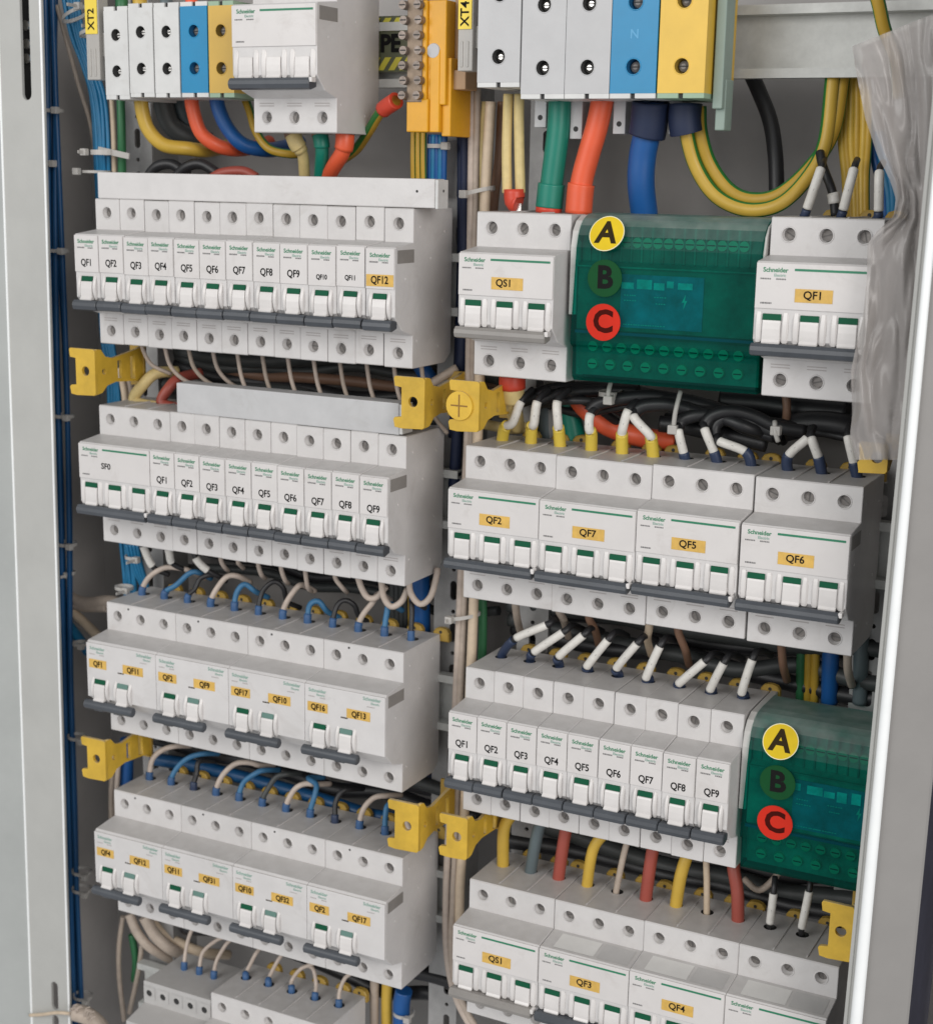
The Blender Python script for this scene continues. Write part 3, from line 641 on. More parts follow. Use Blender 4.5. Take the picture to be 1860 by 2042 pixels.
bracket(236.0, -72.5, 26.5, 'yellow cable bracket with round plug and cross mark, left of the black cable bundle', plug=True, w=17)
bracket(-28.2, -323.5, 27, 'yellow cable bracket at the far left between the third and fourth left rows')
bracket(200.0, -322.0, 29, 'yellow cable bracket at the right end between the third and fourth left rows', w=19.5)
bracket(234.0, -319.5, 25, 'yellow cable bracket with grey plug left of the third right row', w=17)
bracket(455.0, -326, 30, 'yellow cable bracket at the lower right end above the lowest right row', w=16, arm=40)
bracket(456.0, -73.0, 14, 'yellow cable bracket under the plastic bag at the right edge', w=13, lip_l=False, arm=40)

# ------------------------------------------------------------------ terminal blocks
def tblock(x, y, z, w, h, m, label, cat='terminal block', group=None, holes_=10, foot=WHITE2, scr=SCREW, rr=3.2, mark=None, br_=False, dep=44):
    t = thing('terminal_block', (x, y, z), label, cat, group)
    mb = MB(); hh = h/2; c = w/2-.15
    for s_ in (1, -1):
        a, b = (0, hh) if s_ > 0 else (-hh, 0)
        mb.holeplate((0, 0, 0), (1, 0, 0), (0, 0, 1), (0, -1, 0), (-c, c, a, b), (0, s_*holes_), rr, 6.0, 0, .3, 1)
    vs = [(-c, 0, -hh), (c, 0, -hh), (c, 0, hh), (-c, 0, hh), (-c, dep, -hh), (c, dep, -hh), (c, dep, hh), (-c, dep, hh)]
    mb.add(vs, [(0, 1, 5, 4), (1, 2, 6, 5), (2, 3, 7, 6), (3, 0, 4, 7), (4, 5, 6, 7)])
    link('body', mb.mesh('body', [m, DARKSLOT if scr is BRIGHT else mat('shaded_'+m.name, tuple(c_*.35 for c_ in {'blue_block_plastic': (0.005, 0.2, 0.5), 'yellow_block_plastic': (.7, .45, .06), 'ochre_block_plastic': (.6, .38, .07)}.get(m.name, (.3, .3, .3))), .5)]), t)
    for s_ in (1, -1):
        def mk():
            q = MB(); q.cyl((0, 6.0, 0), (0, 3.4, 0), rr*.82, rr*.7, 16); q.cyl((0, 3.4, 0), (0, 2.6, 0), rr*.7, rr*.35, 16); q.box(-rr*.6, rr*.6, 2.5, 2.62, -.3, .3, mi=1); return q.mesh('clamp_screw', [scr, DARKSLOT])
        link('clamp_screw', cached(('cs', rr, scr.name), mk), t, (0, 0, s_*holes_))
        f_ = MB(); zc = s_*(hh+1.1); f_.box(-c, -1.2, .2, dep, zc-1.3, zc+1.3, .2); f_.box(1.2, c, .2, dep, zc-1.3, zc+1.3, .2); f_.box(-1.1, 1.1, 1.5, dep, zc-1.2, zc+1.2, mi=1)
        link('wire_inlet', f_.mesh('wire_inlet', [foot, DARKSLOT]), t)
    if mark: put_text(t, 'mark', mark, 6, mat('pale_blue_print', (0.10, 0.36, 0.60), .5), 0, 0, -.05, .1)
    return t
GX2 = 'terminals of strip XT2'
for i, (x, m, lab, w) in enumerate(((11.6, WHITE2, 'leftmost white terminal block of XT2, right beside the yellow XT2 tag', 17.4), (29.4, WHITE2, 'middle white terminal block of the XT2 strip with yellow wire below', 17.4), (47.6, WHITE2, 'rightmost white terminal block of XT2, against the blue one', 17.6), (66.6, BLUEB, 'blue terminal block of the XT2 strip at top left', 18.6), (85.0, OCHB, 'ochre yellow terminal block of XT2 against the large breaker', 17))):
    tblock(x, -1.5, 125.5+(-.4, .8, .6, .6, .4)[i], w, 46.5, m, lab, group=GX2, foot=WHITE2 if i < 4 else mat('pale_green_plastic', (0.30, 0.42, 0.30), .5), scr=BRIGHT if i < 3 else SCREW, rr=3.3)
GX4 = 'terminals of strip XT4'
for i, (x, m, lab) in enumerate(((258.2, GRYB, 'leftmost grey terminal block of XT4, above the cream wires'), (282.9, GRYB, 'second grey terminal block of XT4, above the teal cable'), (307, GRYB, 'third grey terminal block of XT4, above the orange-red cable'), (331.2, BLUEB, 'large blue terminal block marked N in strip XT4'), (355.9, YELB, 'large yellow terminal block at the right end of XT4'))):
    tblock(x, -5, 128.4+(5.8 if i == 0 else 0), 24.1, 55, m, lab, group=GX4, holes_=15, scr=BRIGHT if i < 3 else SCREW, rr=3.6, mark='N' if i == 3 else None, foot=WHITE2 if i < 4 else mat('pale_green_plastic', (0.30, 0.42, 0.30), .5))
mb = MB(); mb.box(0, 5, 4, 17, -34, 36, .6); mb.box(.5, 5.5, 8, 19, -44, -20, .6)
o = link('end_bracket', mb.mesh('end_bracket', mat('grey_green_plastic', (0.24, 0.31, 0.27), .45))); o.location = Vector((369, 0, 128))*S; tag(o, 'grey-green end bracket right of the yellow XT4 terminal block', 'end bracket')
for i in range(4):
    p_ = U('B', (290, 430, 600, 820)[i], (455, 500, 480, 480)[i], 25); mb = MB(); mb.box(-3.4, 3.4, 0, 14, -6, 14, .4); mb.cyl((0, -.1, -1), (0, 1, -1), 1.4, 1.4, 12, 1)
    o = link('rail_foot', mb.mesh('rail_foot', [GRYB, DARKSLOT])); o.location = p_*S; tag(o, 'grey plastic rail foot hanging below the XT4 blocks, %s of four from the left' % ORD[i], 'rail foot', 'feet under the XT4 terminals')
def tag_holder(name, p0, p1, txt, label, wd, y):
    a = U(*p0, y); b = U(*p1, y); t = thing('marker_holder', (a.x, y, b.z), label, 'marker tag', 'terminal strip tags'); h = a.z-b.z
    mb = MB(); mb.box(0, wd, 0, 9, 0, h, .5); mb.box(wd*.22, wd*.36, -.5, .3, 2, h*.33, .2); mb.box(wd*.6, wd*.74, -.5, .3, 2, h*.33, .2); mb.box(wd, wd+3.5, 3, 9, h*.25, h*.5, .4)
    link('clear_holder', mb.mesh('clear_holder', mat('frosted_clear_plastic', (0.50, 0.48, 0.45), .3, trans=.2)), t)
    return t, h, wd
t, h, wd = tag_holder('x', ('A', 332, -60), ('A', 332, 315), 'XT2', 'clear marker holder with yellow XT2 tag left of the XT2 terminals', 9.6, 2)
p0 = U('A', 332, 135, 2); zz = p0.z-t.location.z/S
mb = MB(); mb.box(.3, wd-.6, -.6, -.1, zz, zz+24, .1); link('yellow_tag', mb.mesh('yellow_tag', YTAG), t)
o = put_text(t, 'tag_text', 'XT2', 6.6, INK, wd/2, zz+8.2, -.7, .12); o.rotation_euler = (0, math.radians(-90), 0)
t, h, wd = tag_holder('x', ('P', 903, -40), ('P', 905, 140), 'XT4', 'clear marker holder with yellow XT4 tag left of the XT4 terminals', 8.6, 2)
p0 = U('P', 903, 58, 2); zz = p0.z-t.location.z/S
mb = MB(); mb.box(.3, wd-.6, -.6, -.1, zz, zz+30, .1); link('yellow_tag', mb.mesh('yellow_tag', YTAG), t)
o = put_text(t, 'tag_text', 'XT4', 6.8, INK, wd/2, zz+7.6, -.7, .12); o.rotation_euler = (0, math.radians(-90), 0)

# ------------------------------------------------------------------ large three-pole device at the top
WB = WHITE
t = breaker(114.3, 0, 124.2, 3, None, 'large white three-pole breaker at the top beside the ochre XT2 terminal', group='three-pole devices', clips=False)
side_details(t, 3)
for ch in t.children:
    if ch.name.startswith('toggle'):
        for g in ch.children: bpy.data.objects.remove(g)
# brass PE bar and amber insulator
def brs():
    q = MB(); q.cyl((0, 3, 0), (0, -2.4, 0), 2.4, 2.2, 14); q.box(-1.7, 1.7, -2.55, -2.35, -.3, .3, mi=1); return q.mesh('bar_screw', [mat('dull_screw', (0.22, 0.18, 0.155), .4, metal=.5, var=.3, scale=500), DARKSLOT])
t = thing('earth_busbar', tuple(U('A', 1600, 395, 8)), 'nickel brass earth terminal bar with two rows of screws, left of the amber holder', 'earth busbar')
mb = MB(); mb.box(0, 9, 0, 8, -1, 75, .5); link('bar', mb.mesh('bar', BRASS), t)
for k in range(9):
    for xx, yy in ((-1.2, -1.0), (7.6, -1.0)):
        m2 = cached('brscrew', lambda: brs()); link('bar_screw', m2, t, (xx+(.6 if k % 2 else 0), yy, 2.5+k*7.6))
t = thing('busbar_holder', tuple(U('A', 1640, 520, 10)), 'amber yellow plastic busbar holder with grey screw between the left and right columns', 'busbar holder')
w_ = U('A', 1752, 300, 10).x-t.location.x/S; h_ = U('A', 1640, 10, 10).z-t.location.z/S
mb = MB(); mb.box(0, w_*.36, -1, 30, 14, h_+1, .6); mb.box(w_*.36, w_, .6, 30, 14, h_+1, .6); mb.box(-5.5, w_*.45, -1.6, 30, 0, 17, .6); mb.box(w_*.45, w_*.8, 0, 30, 0, 42, .5); mb.box(w_*.8, w_*1.12, 3, 30, -2, 38, .5)
link('body', mb.mesh('body', ORA), t)
m2 = MB(); m2.cyl((w_*.56, .8, h_*.63), (w_*.56, -.2, h_*.63), 4.0, 3.6, 20); link('screw_cap', m2.mesh('screw_cap', GRYB), t)
m2 = MB(); m2.box(w_, w_+6, 10, 34, 30, h_+4, .5); m2.box(w_-3, w_+9, 6, 20, 22, 32, .5); link('back_plate', m2.mesh('back_plate', TAN), t)  # tan plate stands in for a translucent piece reflecting orange light
# earth sign behind the bar
t = thing('earth_sign', tuple(U('A', 1480, 285, 46)), 'small yellow and black striped PE sign behind the earth terminal bar', 'sign')
mb = MB(); mb.box(0, 24, 0, .6, 0, 30); link('sign_plate', mb.mesh('sign_plate', mat('olive_sign', (0.10, 0.11, 0.06), .5)), t)
mb = MB()
for k in range(5):
    x = -6+k*7; mb.prism([(max(x, 0), 22 if x >= 0 else 22+0), (min(x+4, 24), 22), (min(x+9, 24), 29), (min(max(x+5, 0), 24), 29)], -.25, -.05, 'y'); mb.prism([(max(x, 0), 1), (min(x+4, 24), 1), (min(x+9, 24), 8), (min(max(x+5, 0), 24), 8)], -.25, -.05, 'y')
link('stripe', mb.mesh('stripe', mat('sign_yellow', (0.62, 0.56, 0.06), .4)), t)
put_text(t, 'sign_text', 'PE', 13, INK, 9.3, 15, -.3, .5)

# ================================================================== WIRES
def seg(C, d0, d1):
    out = []; d = 0
    for i in range(len(C)-1):
        L_ = (C[i+1]-C[i]).length
        if L_ < 1e-6: continue
        if d <= d0 <= d+L_: out.append(C[i].lerp(C[i+1], (d0-d)/L_))
        if d0 < d+L_ < d1: out.append(C[i+1])
        if d <= d1 <= d+L_: out.append(C[i].lerp(C[i+1], (d1-d)/L_)); return out
        d += L_
    return out
def rawtube(mb, C, r, n=12, mi=0):
    if len(C) < 2: return
    T = [(C[min(i+1, len(C)-1)]-C[max(i-1, 0)]).normalized() for i in range(len(C))]; nv = T[0].orthogonal().normalized(); o = len(mb.v)
    for i, c in enumerate(C):
        nv = (nv-T[i]*nv.dot(T[i])).normalized(); bv = T[i].cross(nv)
        mb.v += [tuple(c+(nv*math.cos(2*math.pi*k/n)+bv*math.sin(2*math.pi*k/n))*r) for k in range(n)]
    for i in range(len(C)-1):
        for k in range(n):
            j = (k+1) % n; mb.f.append([o+i*n+k, o+i*n+j, o+(i+1)*n+j, o+(i+1)*n+k]); mb.m.append(mi); mb.sm.append(True)
    mb.f.append([o+k for k in range(n)][::-1]); mb.m.append(mi); mb.sm.append(False)
    mb.f.append([o+(len(C)-1)*n+k for k in range(n)]); mb.m.append(mi); mb.sm.append(False)
def wire(label, col, pts, r, group=None, cat='wire', ferrule=None, marker=None, fl=7.0, stripe=False, name='wire', caps=None, fr=1.35):
    P = [Vector(p) for p in pts]; P0 = P[0].copy(); L = [p-P0 for p in P]
    mb = MB(); C = tube(mb, L, r, 0, 14, 1 if stripe else None)
    mats = [WC[col], GSTRIPE] if stripe else WC[col]
    if not (ferrule or marker or caps):
        o = link(name, mb.mesh(name, mats), None, P0); return tag(o, label, cat, group)
    t = thing(name, P0, label, cat, group); link('insulation', mb.mesh('insulation', mats), t)
    if ferrule:
        m2 = MB(); rawtube(m2, seg(C, 0, fl), r*fr); link('ferrule', m2.mesh('ferrule', WC[ferrule]), t)
    if marker:
        m2 = MB(); c = seg(C, marker[0], marker[1]); rawtube(m2, c, max(r*1.25, marker[2] if len(marker) > 2 else 0)); 
        mm = (marker[0]+marker[1])/2
        link('marker_sleeve', m2.mesh('marker_sleeve', WC['marker']), t)
        m3 = MB()
        rawtube(m3, seg(C, mm-.5, mm+.5), max(r*1.25, marker[2] if len(marker) > 2 else 0)+.05, 6)
        link('marker_print', m3.mesh('marker_print', mat('pale_marker_print', (0.42, 0.41, 0.40), .6)), t)
    if caps:
        tot = sum((C[i+1]-C[i]).length for i in range(len(C)-1))
        for (d0, d1, rr, cc) in caps:
            if d0 < 0: d0 += tot; d1 = tot+d1-.01
            m2 = MB(); rawtube(m2, seg(C, d0, d1), rr); link('end_sleeve', m2.mesh('end_sleeve', WC[cc] if cc in WC else BRIGHT), t)
    return t
def pp(c, *pts): return [U(c, a, b, y) for a, b, y in pts]
def tie(c, a, b, y, rx, ry, label, head=(1, 0), tail=8, slant=0.0, m=None, hw=2.2):
    p = U(c, a, b, y); t = thing('cable_tie', p, label, 'cable tie', 'white cable ties'); mb = MB(); n = 28; vs = []
    for i in range(n):
        an = 2*math.pi*i/n
        for dr, dz in ((0, -hw*.5), (.55, -hw*.5), (.55, hw*.5), (0, hw*.5)):
            x = (rx+dr)*math.cos(an); yy = (ry+dr)*math.sin(an); vs.append((x, yy, dz+slant*x))
    fs = [(4*i+k, 4*i+(k+1) % 4, 4*((i+1) % n)+(k+1) % 4, 4*((i+1) % n)+k) for i in range(n) for k in range(4)]
    mb.add(vs, fs); link('strap', mb.mesh('strap', m or TIE), t)
    hx = rx*head[0]; m2 = MB(); m2.box(hx-2.2, hx+2.2, -ry-2.6, -ry+1.2, -2.1+slant*hx, 2.1+slant*hx, .5); link('lock_head', m2.mesh('lock_head', m or TIE), t)
    if tail:
        m2 = MB(); m2.box(hx-.3, hx+.3, -ry-2.6-tail, -ry-2, -1+slant*hx, 1+slant*hx, .15); o = link('tail', m2.mesh('tail', m or TIE), t)
    return t

# thick dark-blue bundle along the left frame (behind it) and light-blue bundle
GB = 'dark blue wires beside the left frame'
yb = 46
for k in range(6):
    dx = (k % 3)*9-2; dy = (k//3)*5; j = [random.uniform(-6, 6) for _ in range(8)]
    wire('dark blue wire running down close beside the left cabinet frame, one of its tied bundle', 'dblue', pp('P', (90+dx+j[0], -40, yb+dy), (97+dx+j[1], 180, yb+dy), (103+dx+j[2], 420, yb+dy), (110+dx+j[3], 700, yb+dy), (117+dx+j[4], 1000, yb+dy), (124+dx+j[5], 1300, yb+dy), (133+dx+j[6], 1650, yb+dy), (143+dx+j[7], 1930, yb+dy), (150+dx, 2080, yb+dy)), 1.75, GB)
for (a, b, d) in ((100, 218, 'beside the XT2 terminals'), (95, 322, 'just above the top left row'), (112, 493, 'beside the top left row'), (122, 818, 'beside the second left row, upper'), (128, 1070, 'beside the second left row, lower'), (150, 1450, 'level with the lower left yellow bracket'), (158, 1715, 'beside the fourth left row, upper'), (158, 1750, 'beside the fourth left row, lower'), (160, 1960, 'near the bottom left corner')):
    tie('P', a+4, b, 46, 7, 6, 'cable tie on the dark blue bundle, %s' % d, head=(1.15, 0), tail=0)
GLB = 'light blue wires behind the left ends of the rows'
yl = 42
for k in range(8):
    dx = (k % 5)*6.2-13; dy = (k//5)*4; j = [random.uniform(-2.5, 2.5) for _ in range(10)]
    wire('light blue wire of the bundle running down behind the XT2 tag and the left rows', 'lblue', pp('P', (135+dx*1.2, -40, yl+dy), (152+dx+j[0], 60, yl+dy), (175+dx+j[1], 130, yl+dy), (195+dx*.9+j[2], 200, yl+dy), (203+dx*.9+j[3], 320, yl+dy), (205+dx*.8+j[4], 420, yl+8+dy), (210+dx*.8, 640, yl+10+dy), (225+dx*.8+j[5], 740, yl+10+dy), (232+dx*.8+j[6], 900, yl+10+dy), (252+dx*.8+j[7], 1080, yl+8+dy), (258+dx*.8+j[8], 1165, yl+8+dy), (262+dx*.8+j[9], 1260, yl+12+dy)), 1.35, GLB)
for k in range(4):
    wire('light blue wire branching off between the second and third left rows', 'lblue', pp('E', (500+k*14, 465, 36), (520+k*12, 540, 40), (555+k*8, 620, 46), (590, 700, 52)), 1.3, 'light blue branching wires')
tie('P', 150, 28, 34, 8.5, 7, 'white cable tie on the light blue bundle at the top left corner', slant=.45)
tie('P', 180, 63, 34, 7, 6, 'white cable tie just left of the yellow XT2 tag', slant=.3)
tie('P', 205, 300, 32, 8, 7, 'wide white cable tie with long tail below the XT2 terminals', head=(-1.1, 0), tail=4, hw=3)
tie('P', 190, 338, 36, 9, 7, 'slim white cable tie just above the top left breaker row', head=(-1, 0), tail=0, hw=1.6)
m = MB(); m.box(0, 24, 0, 1.2, 0, 3.6, .2); o = link('cable_tie', m.mesh('cable_tie', TIE), None, U('A', 385, 600, 30), (0, .16, 0)); tag(o, 'loose flat strap end of a cable tie sticking out to the right below XT2', 'cable tie', 'white cable ties')
tie('E', 530, 515, 40, 6, 5, 'small white cable tie under the left end of the second left row'); tie('E', 490, 635, 40, 6, 5, 'small white cable tie above the left end of the third left row')
wire('thin grey-beige wire slanting down behind the light blue bundle at top left', 'tan', pp('A', (225, 20, 48), (260, 150, 50), (310, 330, 52), (360, 500, 54), (385, 700, 56)), 1.4)
wire('beige wire running straight down below the left XT2 terminal', 'beige', pp('A', (440, 370, 40), (448, 520, 40), (452, 700, 42)), 1.6)
wire('dark green wire running straight down below the left XT2 terminal', 'green', pp('A', (476, 370, 38), (480, 520, 38), (482, 720, 42)), 2.6)
wire('beige and green wire pair member seen behind the second left row, beige', 'beige', pp('C', (470, 560, 46), (490, 650, 46), (500, 760, 46)), 2.2)
wire('brown-grey cable behind the left bracket of the second row', 'tan', pp('C', (510, 600, 50), (520, 700, 50), (530, 780, 50)), 2.6)
# top feeders of XT2
for (x, col, r, lab) in ((480, 'green', 3.8, 'dark green cable entering the top of the leftmost XT2 block'), (552, 'yellow', 4.2, 'yellow cable entering the top of the second XT2 block'), (655, 'slate', 3.8, 'dark slate cable entering the top of the third XT2 block'), (755, 'orange', 3.6, 'red cable entering the top of the blue XT2 block')):
    wire(lab, col, [U('A', x, 45, 18), U('A', x, 10, 18), U('A', x-6, -60, 24)], r, None, 'cable')
# loops under XT2
wire('thick yellow cable curving from the second XT2 block to the right', 'yellow', pp('A', (556, 360, 22), (560, 430, 22), (585, 510, 24), (645, 570, 28), (740, 585, 36), (810, 592, 48), (880, 580, 70), (950, 560, 95)), 4.2, None, 'cable')
wire('dark grey cable curving down below the third XT2 block', 'dgrey', pp('A', (640, 360, 40), (648, 430, 42), (680, 500, 46), (760, 545, 52), (830, 560, 60)), 6, None, 'cable')
wire('grey cable between the dark and the red ones below XT2', 'slate', pp('A', (700, 360, 52), (712, 430, 52), (740, 500, 56)), 4, None, 'cable')
wire('thick red cable curving from under the blue XT2 block', 'orange', pp('A', (752, 360, 30), (760, 430, 30), (790, 520, 32), (850, 570, 36), (920, 588, 46), (1000, 580, 66), (1060, 560, 90)), 4.2, None, 'cable')
wire('dark blue cable curving below the ochre XT2 block', 'blue', pp('A', (850, 360, 34), (862, 430, 34), (900, 510, 36), (960, 570, 40), (1050, 590, 52), (1120, 580, 72), (1180, 560, 95)), 4.4, None, 'cable')
wire('yellow and green striped wire passing left of the big top breaker', 'ochre', pp('A', (955, 360, 48), (985, 440, 46), (1010, 520, 44), (1060, 585, 44), (1140, 606, 48), (1200, 600, 55)), 2.6, None, 'wire', stripe=True)
wire('yellow and green striped wire rising to the earth terminal bar with a red cap', 'ochre', list(reversed(pp('A', (1330, 640, 60), (1400, 590, 46), (1450, 520, 34), (1500, 440, 22), (1560, 395, 16)))), 2.9, None, 'wire', stripe=True, caps=[(0, 13, 4.6, 'redcap')])
wire('cream wire with lug below the big top breaker', 'cream', pp('A', (1150, 515, 22), (1165, 560, 22), (1192, 610, 26), (1200, 700, 34)), 3.2, None, 'wire', caps=[(0, 10, 4.8, 'cream'), (10, 13, 4.0, 'cream'), (0, 3, 5.1, 'brown')])
wire('teal wire below the big top breaker', 'teal', pp('A', (1258, 515, 24), (1268, 590, 24), (1262, 700, 32)), 3.9, None, 'wire', caps=[(0, 9, 4.6, 'teal'), (0, 2.6, 4.9, 'brown')])
wire('orange-red cable below the big top breaker', 'orange', pp('A', (1360, 515, 22), (1352, 590, 22), (1318, 650, 26), (1285, 705, 34)), 4.4, None, 'cable', caps=[(0, 10, 5.4, 'orange'), (0, 2, 5.6, 'brown')])
wire('black cable arching up just above the long white busbar cover, left', 'black', pp('A', (580, 700, 34), (620, 655, 34), (680, 648, 36), (740, 690, 38)), 3.2, None, 'cable')
wire('black cable arching up just above the long white busbar cover, right', 'black', pp('A', (690, 700, 34), (740, 655, 34), (800, 648, 36), (880, 700, 38)), 3.2, None, 'cable')
wire('red cable peeking out above the middle of the long white busbar cover', 'red', pp('A', (830, 705, 34), (880, 680, 34), (960, 675, 36), (1010, 700, 38)), 3.0, None, 'cable')
for k in range(3):
    wire('yellow and green earth wire running down right of the long busbar cover', 'ochre', pp('A', (1628+k*20, 500, 40), (1626+k*20, 620, 40), (1628+k*20, 740, 42)), 1.6, 'earth wires under the amber holder', stripe=True)
for k in range(5):
    wire('blue wire of the short bundle between the amber holder and the mid bundle', 'lblue' if k % 2 else 'blue', pp('A', (1695+k*14, 530, 44), (1692+k*14, 620, 44), (1690+k*14, 760, 46)), 1.6, 'blue wires right of the busbar cover')
tie('A', 1725, 575, 44, 7, 4, 'whitish cable tie on the blue wires under the amber holder', tail=0)

# centre vertical bundle between the columns
CB = 'wires running down between the two columns'
wire('thick dark navy cable running down between the two columns', 'navy', pp('P', (917, 120, 46), (917, 350, 46), (914, 560, 46), (907, 740, 46), (897, 900, 50), (890, 1010, 56)), 3.4, CB, 'cable')
wire('dark navy cable beside the thick one between the two columns', 'navy', pp('P', (908, 150, 52), (908, 500, 52), (900, 740, 52), (890, 860, 56)), 2.6, CB, 'cable')
for k, (dx, lab, col, r) in enumerate(((0, 'leftmost off-white wire of the long vertical run between the columns', 'white', 1.7), (9, 'middle off-white wire of the long vertical run between the columns', 'tan', 1.6))):
    wire(lab, col, pp('P', (930+dx, 170, 38), (927+dx, 400, 38), (924+dx, 640, 38), (920+dx, 860, 38), (910+dx, 1060, 38), (903+dx, 1240, 38), (895+dx, 1420, 38), (885+dx*1.6, 1600, 38), (878+dx*1.6, 1760, 38), (880+dx, 1880, 38), (900+dx, 1970, 36), (950+dx, 2060, 34)), r+.5, CB)
wire('cream wire of the long vertical run between the columns', 'beige', pp('P', (966, 200, 34), (955, 380, 34), (948, 560, 34), (944, 740, 34), (940, 860, 34), (936, 1060, 34), (930, 1240, 34), (922, 1420, 34), (914, 1600, 36), (905, 1760, 38), (905, 1900, 40)), 2.9, CB)
wire('thin cream wire beside the QS1 device in the vertical run', 'cream', pp('P', (955, 200, 40), (944, 380, 40), (938, 560, 40), (936, 740, 40), (930, 860, 40)), 2.0, CB)
wire('brown cable running down left of the cream XT4 wires', 'brown', pp('P', (988, 200, 44), (983, 300, 44), (972, 400, 44), (966, 500, 46)), 2.6, CB, 'cable')
wire('green wire visible left of the third right row', 'green', pp('P', (948, 1120, 44), (950, 1220, 44), (948, 1330, 46)), 2.6, CB)
tie('P', 940, 378, 36, 9.5, 7, 'white cable tie around the vertical run beside QS1', head=(-.5, 0), tail=0, slant=.25)
tie('P', 915, 1212, 36, 9, 7, 'white cable tie with long tail around the vertical run above the third right row', head=(-.7, 0), tail=3, slant=.25)

# XT4 feeders
wire('left wire of the cream pair below the leftmost XT4 block', 'cream', pp('B', (165, 370, 24), (162, 450, 24), (158, 600, 24), (160, 760, 24)), 2.7, 'cream wire pair under XT4', caps=[(53, 58, 2.9, 'cream')])
wire('right wire of the cream pair below the leftmost XT4 block', 'cream', pp('B', (208, 370, 24), (206, 450, 24), (208, 600, 24), (212, 760, 24)), 2.7, 'cream wire pair under XT4')
t = wire('red heat-shrink lug with steel tip joining the cream pair above QS1', 'redcap', pp('B', (188, 745, 23), (190, 790, 23), (205, 800, 23)), 5.6, None, 'cable lug', name='cable_lug')
m2 = MB(); p_ = U('B', 204, 800, 22); m2.box(-2, 2, -.6, .6, -7, 0, .2); o = link('lug_tip', m2.mesh('lug_tip', BRIGHT), None, p_); tag(o, 'bright steel lug tip poking into the top of QS1', 'lug tip')
wire('thick teal cable from the second XT4 block to the QS1 switch', 'teal', pp('B', (368, 380, 24), (362, 500, 24), (348, 620, 24), (335, 720, 24), (322, 838, 24)), 6.0, 'thick cables under XT4', 'cable', caps=[(-15, -2.8, 7.2, 'teal'), (-3, 0, 7.0, 'redcap')])
wire('thick orange-red cable from the third XT4 block down to QS1', 'orange', pp('B', (538, 380, 24), (512, 500, 24), (480, 610, 24), (452, 720, 24), (440, 840, 24)), 5.9, 'thick cables under XT4', 'cable', caps=[(-15, 0, 7.1, 'orange')])
wire('thick blue cable with navy sleeve under the blue XT4 block', 'blue', pp('B', (725, 400, 22), (715, 500, 24), (693, 610, 26), (686, 720, 28), (700, 850, 34)), 7.0, 'thick cables under XT4', 'cable', caps=[(0, 17, 9.6, 'navy')])
wire('outer yellow and green striped cable looping from the yellow XT4 block to the right', 'yellow', pp('B', (862, 410, 24), (862, 500, 24), (900, 650, 28), (980, 770, 30), (1100, 825, 32), (1230, 805, 34), (1340, 700, 40), (1410, 560, 46), (1440, 300, 52)), 3.7, 'striped loop cables', 'cable', stripe=True, caps=[(0, 14, 8.4, 'navy')])
wire('inner yellow cable looping from the yellow XT4 block to the right', 'ochre', pp('B', (915, 420, 28), (920, 520, 28), (955, 640, 32), (1030, 745, 34), (1120, 785, 36), (1230, 765, 38), (1350, 660, 44), (1440, 520, 50), (1480, 300, 56)), 3.7, 'striped loop cables', 'cable', stripe=True)
wire('thick black cable coming down behind the rail right of XT4', 'black', pp('B', (1100, 250, 70), (1150, 360, 70), (1195, 480, 68), (1215, 620, 64), (1220, 780, 60)), 4.0, None, 'cable')
for k in range(6):
    j = random.uniform(-6, 6)
    wire('yellow-green earth wire hanging behind the rail at upper right, one of the tight fan', 'ochre' if k % 2 else 'yellow', pp('B', (1475+k*20, 250, 62), (1478+k*20+j, 420, 60), (1480+k*19+j, 560, 56), (1490+k*16, 700, 50), (1500+k*14, 880, 46)), 2.0, 'earth wires at upper right', stripe=bool(k % 2))
for k in range(3):
    wire('blue wire partly hidden by the plastic bag at upper right', 'lblue' if k else 'blue', pp('B', (1590+k*20, 520, 62), (1610+k*22, 640, 60), (1640+k*18, 760, 56), (1650+k*14, 880, 50)), 2.4, 'blue wires by the bag')
wire('yellow and green wire crossing in front of the bare rail at upper right', 'ochre', pp('B', (1600, -60, 20), (1622, 20, 22), (1645, 120, 26), (1690, 240, 32), (1700, 380, 40)), 3.3, None, 'wire', stripe=True)
# markers above QF1 (right column, row 1)
for i, (x0, y0, x1, y1) in enumerate(((1335, 835, 1392, 668), (1478, 840, 1522, 670), (1620, 845, 1624, 680))):
    q0 = U('B', x0-8, y0+18, 26); q1 = U('B', x0, y0-2, 24); q2 = U('B', x1, y1, 24); q3 = U('B', x1+14, y1-40, 40)
    wire('%s from the left of three white-sleeved wires above the bagged QF1' % ORD[i], 'black', [q0, q1, q2, q3], 1.7, 'marked wires above QF1', ferrule='fernavy', marker=(5.5, 5.5+(q2-q1).length-1, 2.3), fl=5)
wire('black wire leaning between the two left marker sleeves above QF1', 'black', pp('B', (1450, 850, 34), (1440, 760, 34), (1400, 650, 36), (1390, 600, 40)), 2.2, None, 'wire', caps=[(6, 11, 3.0, 'marker')])

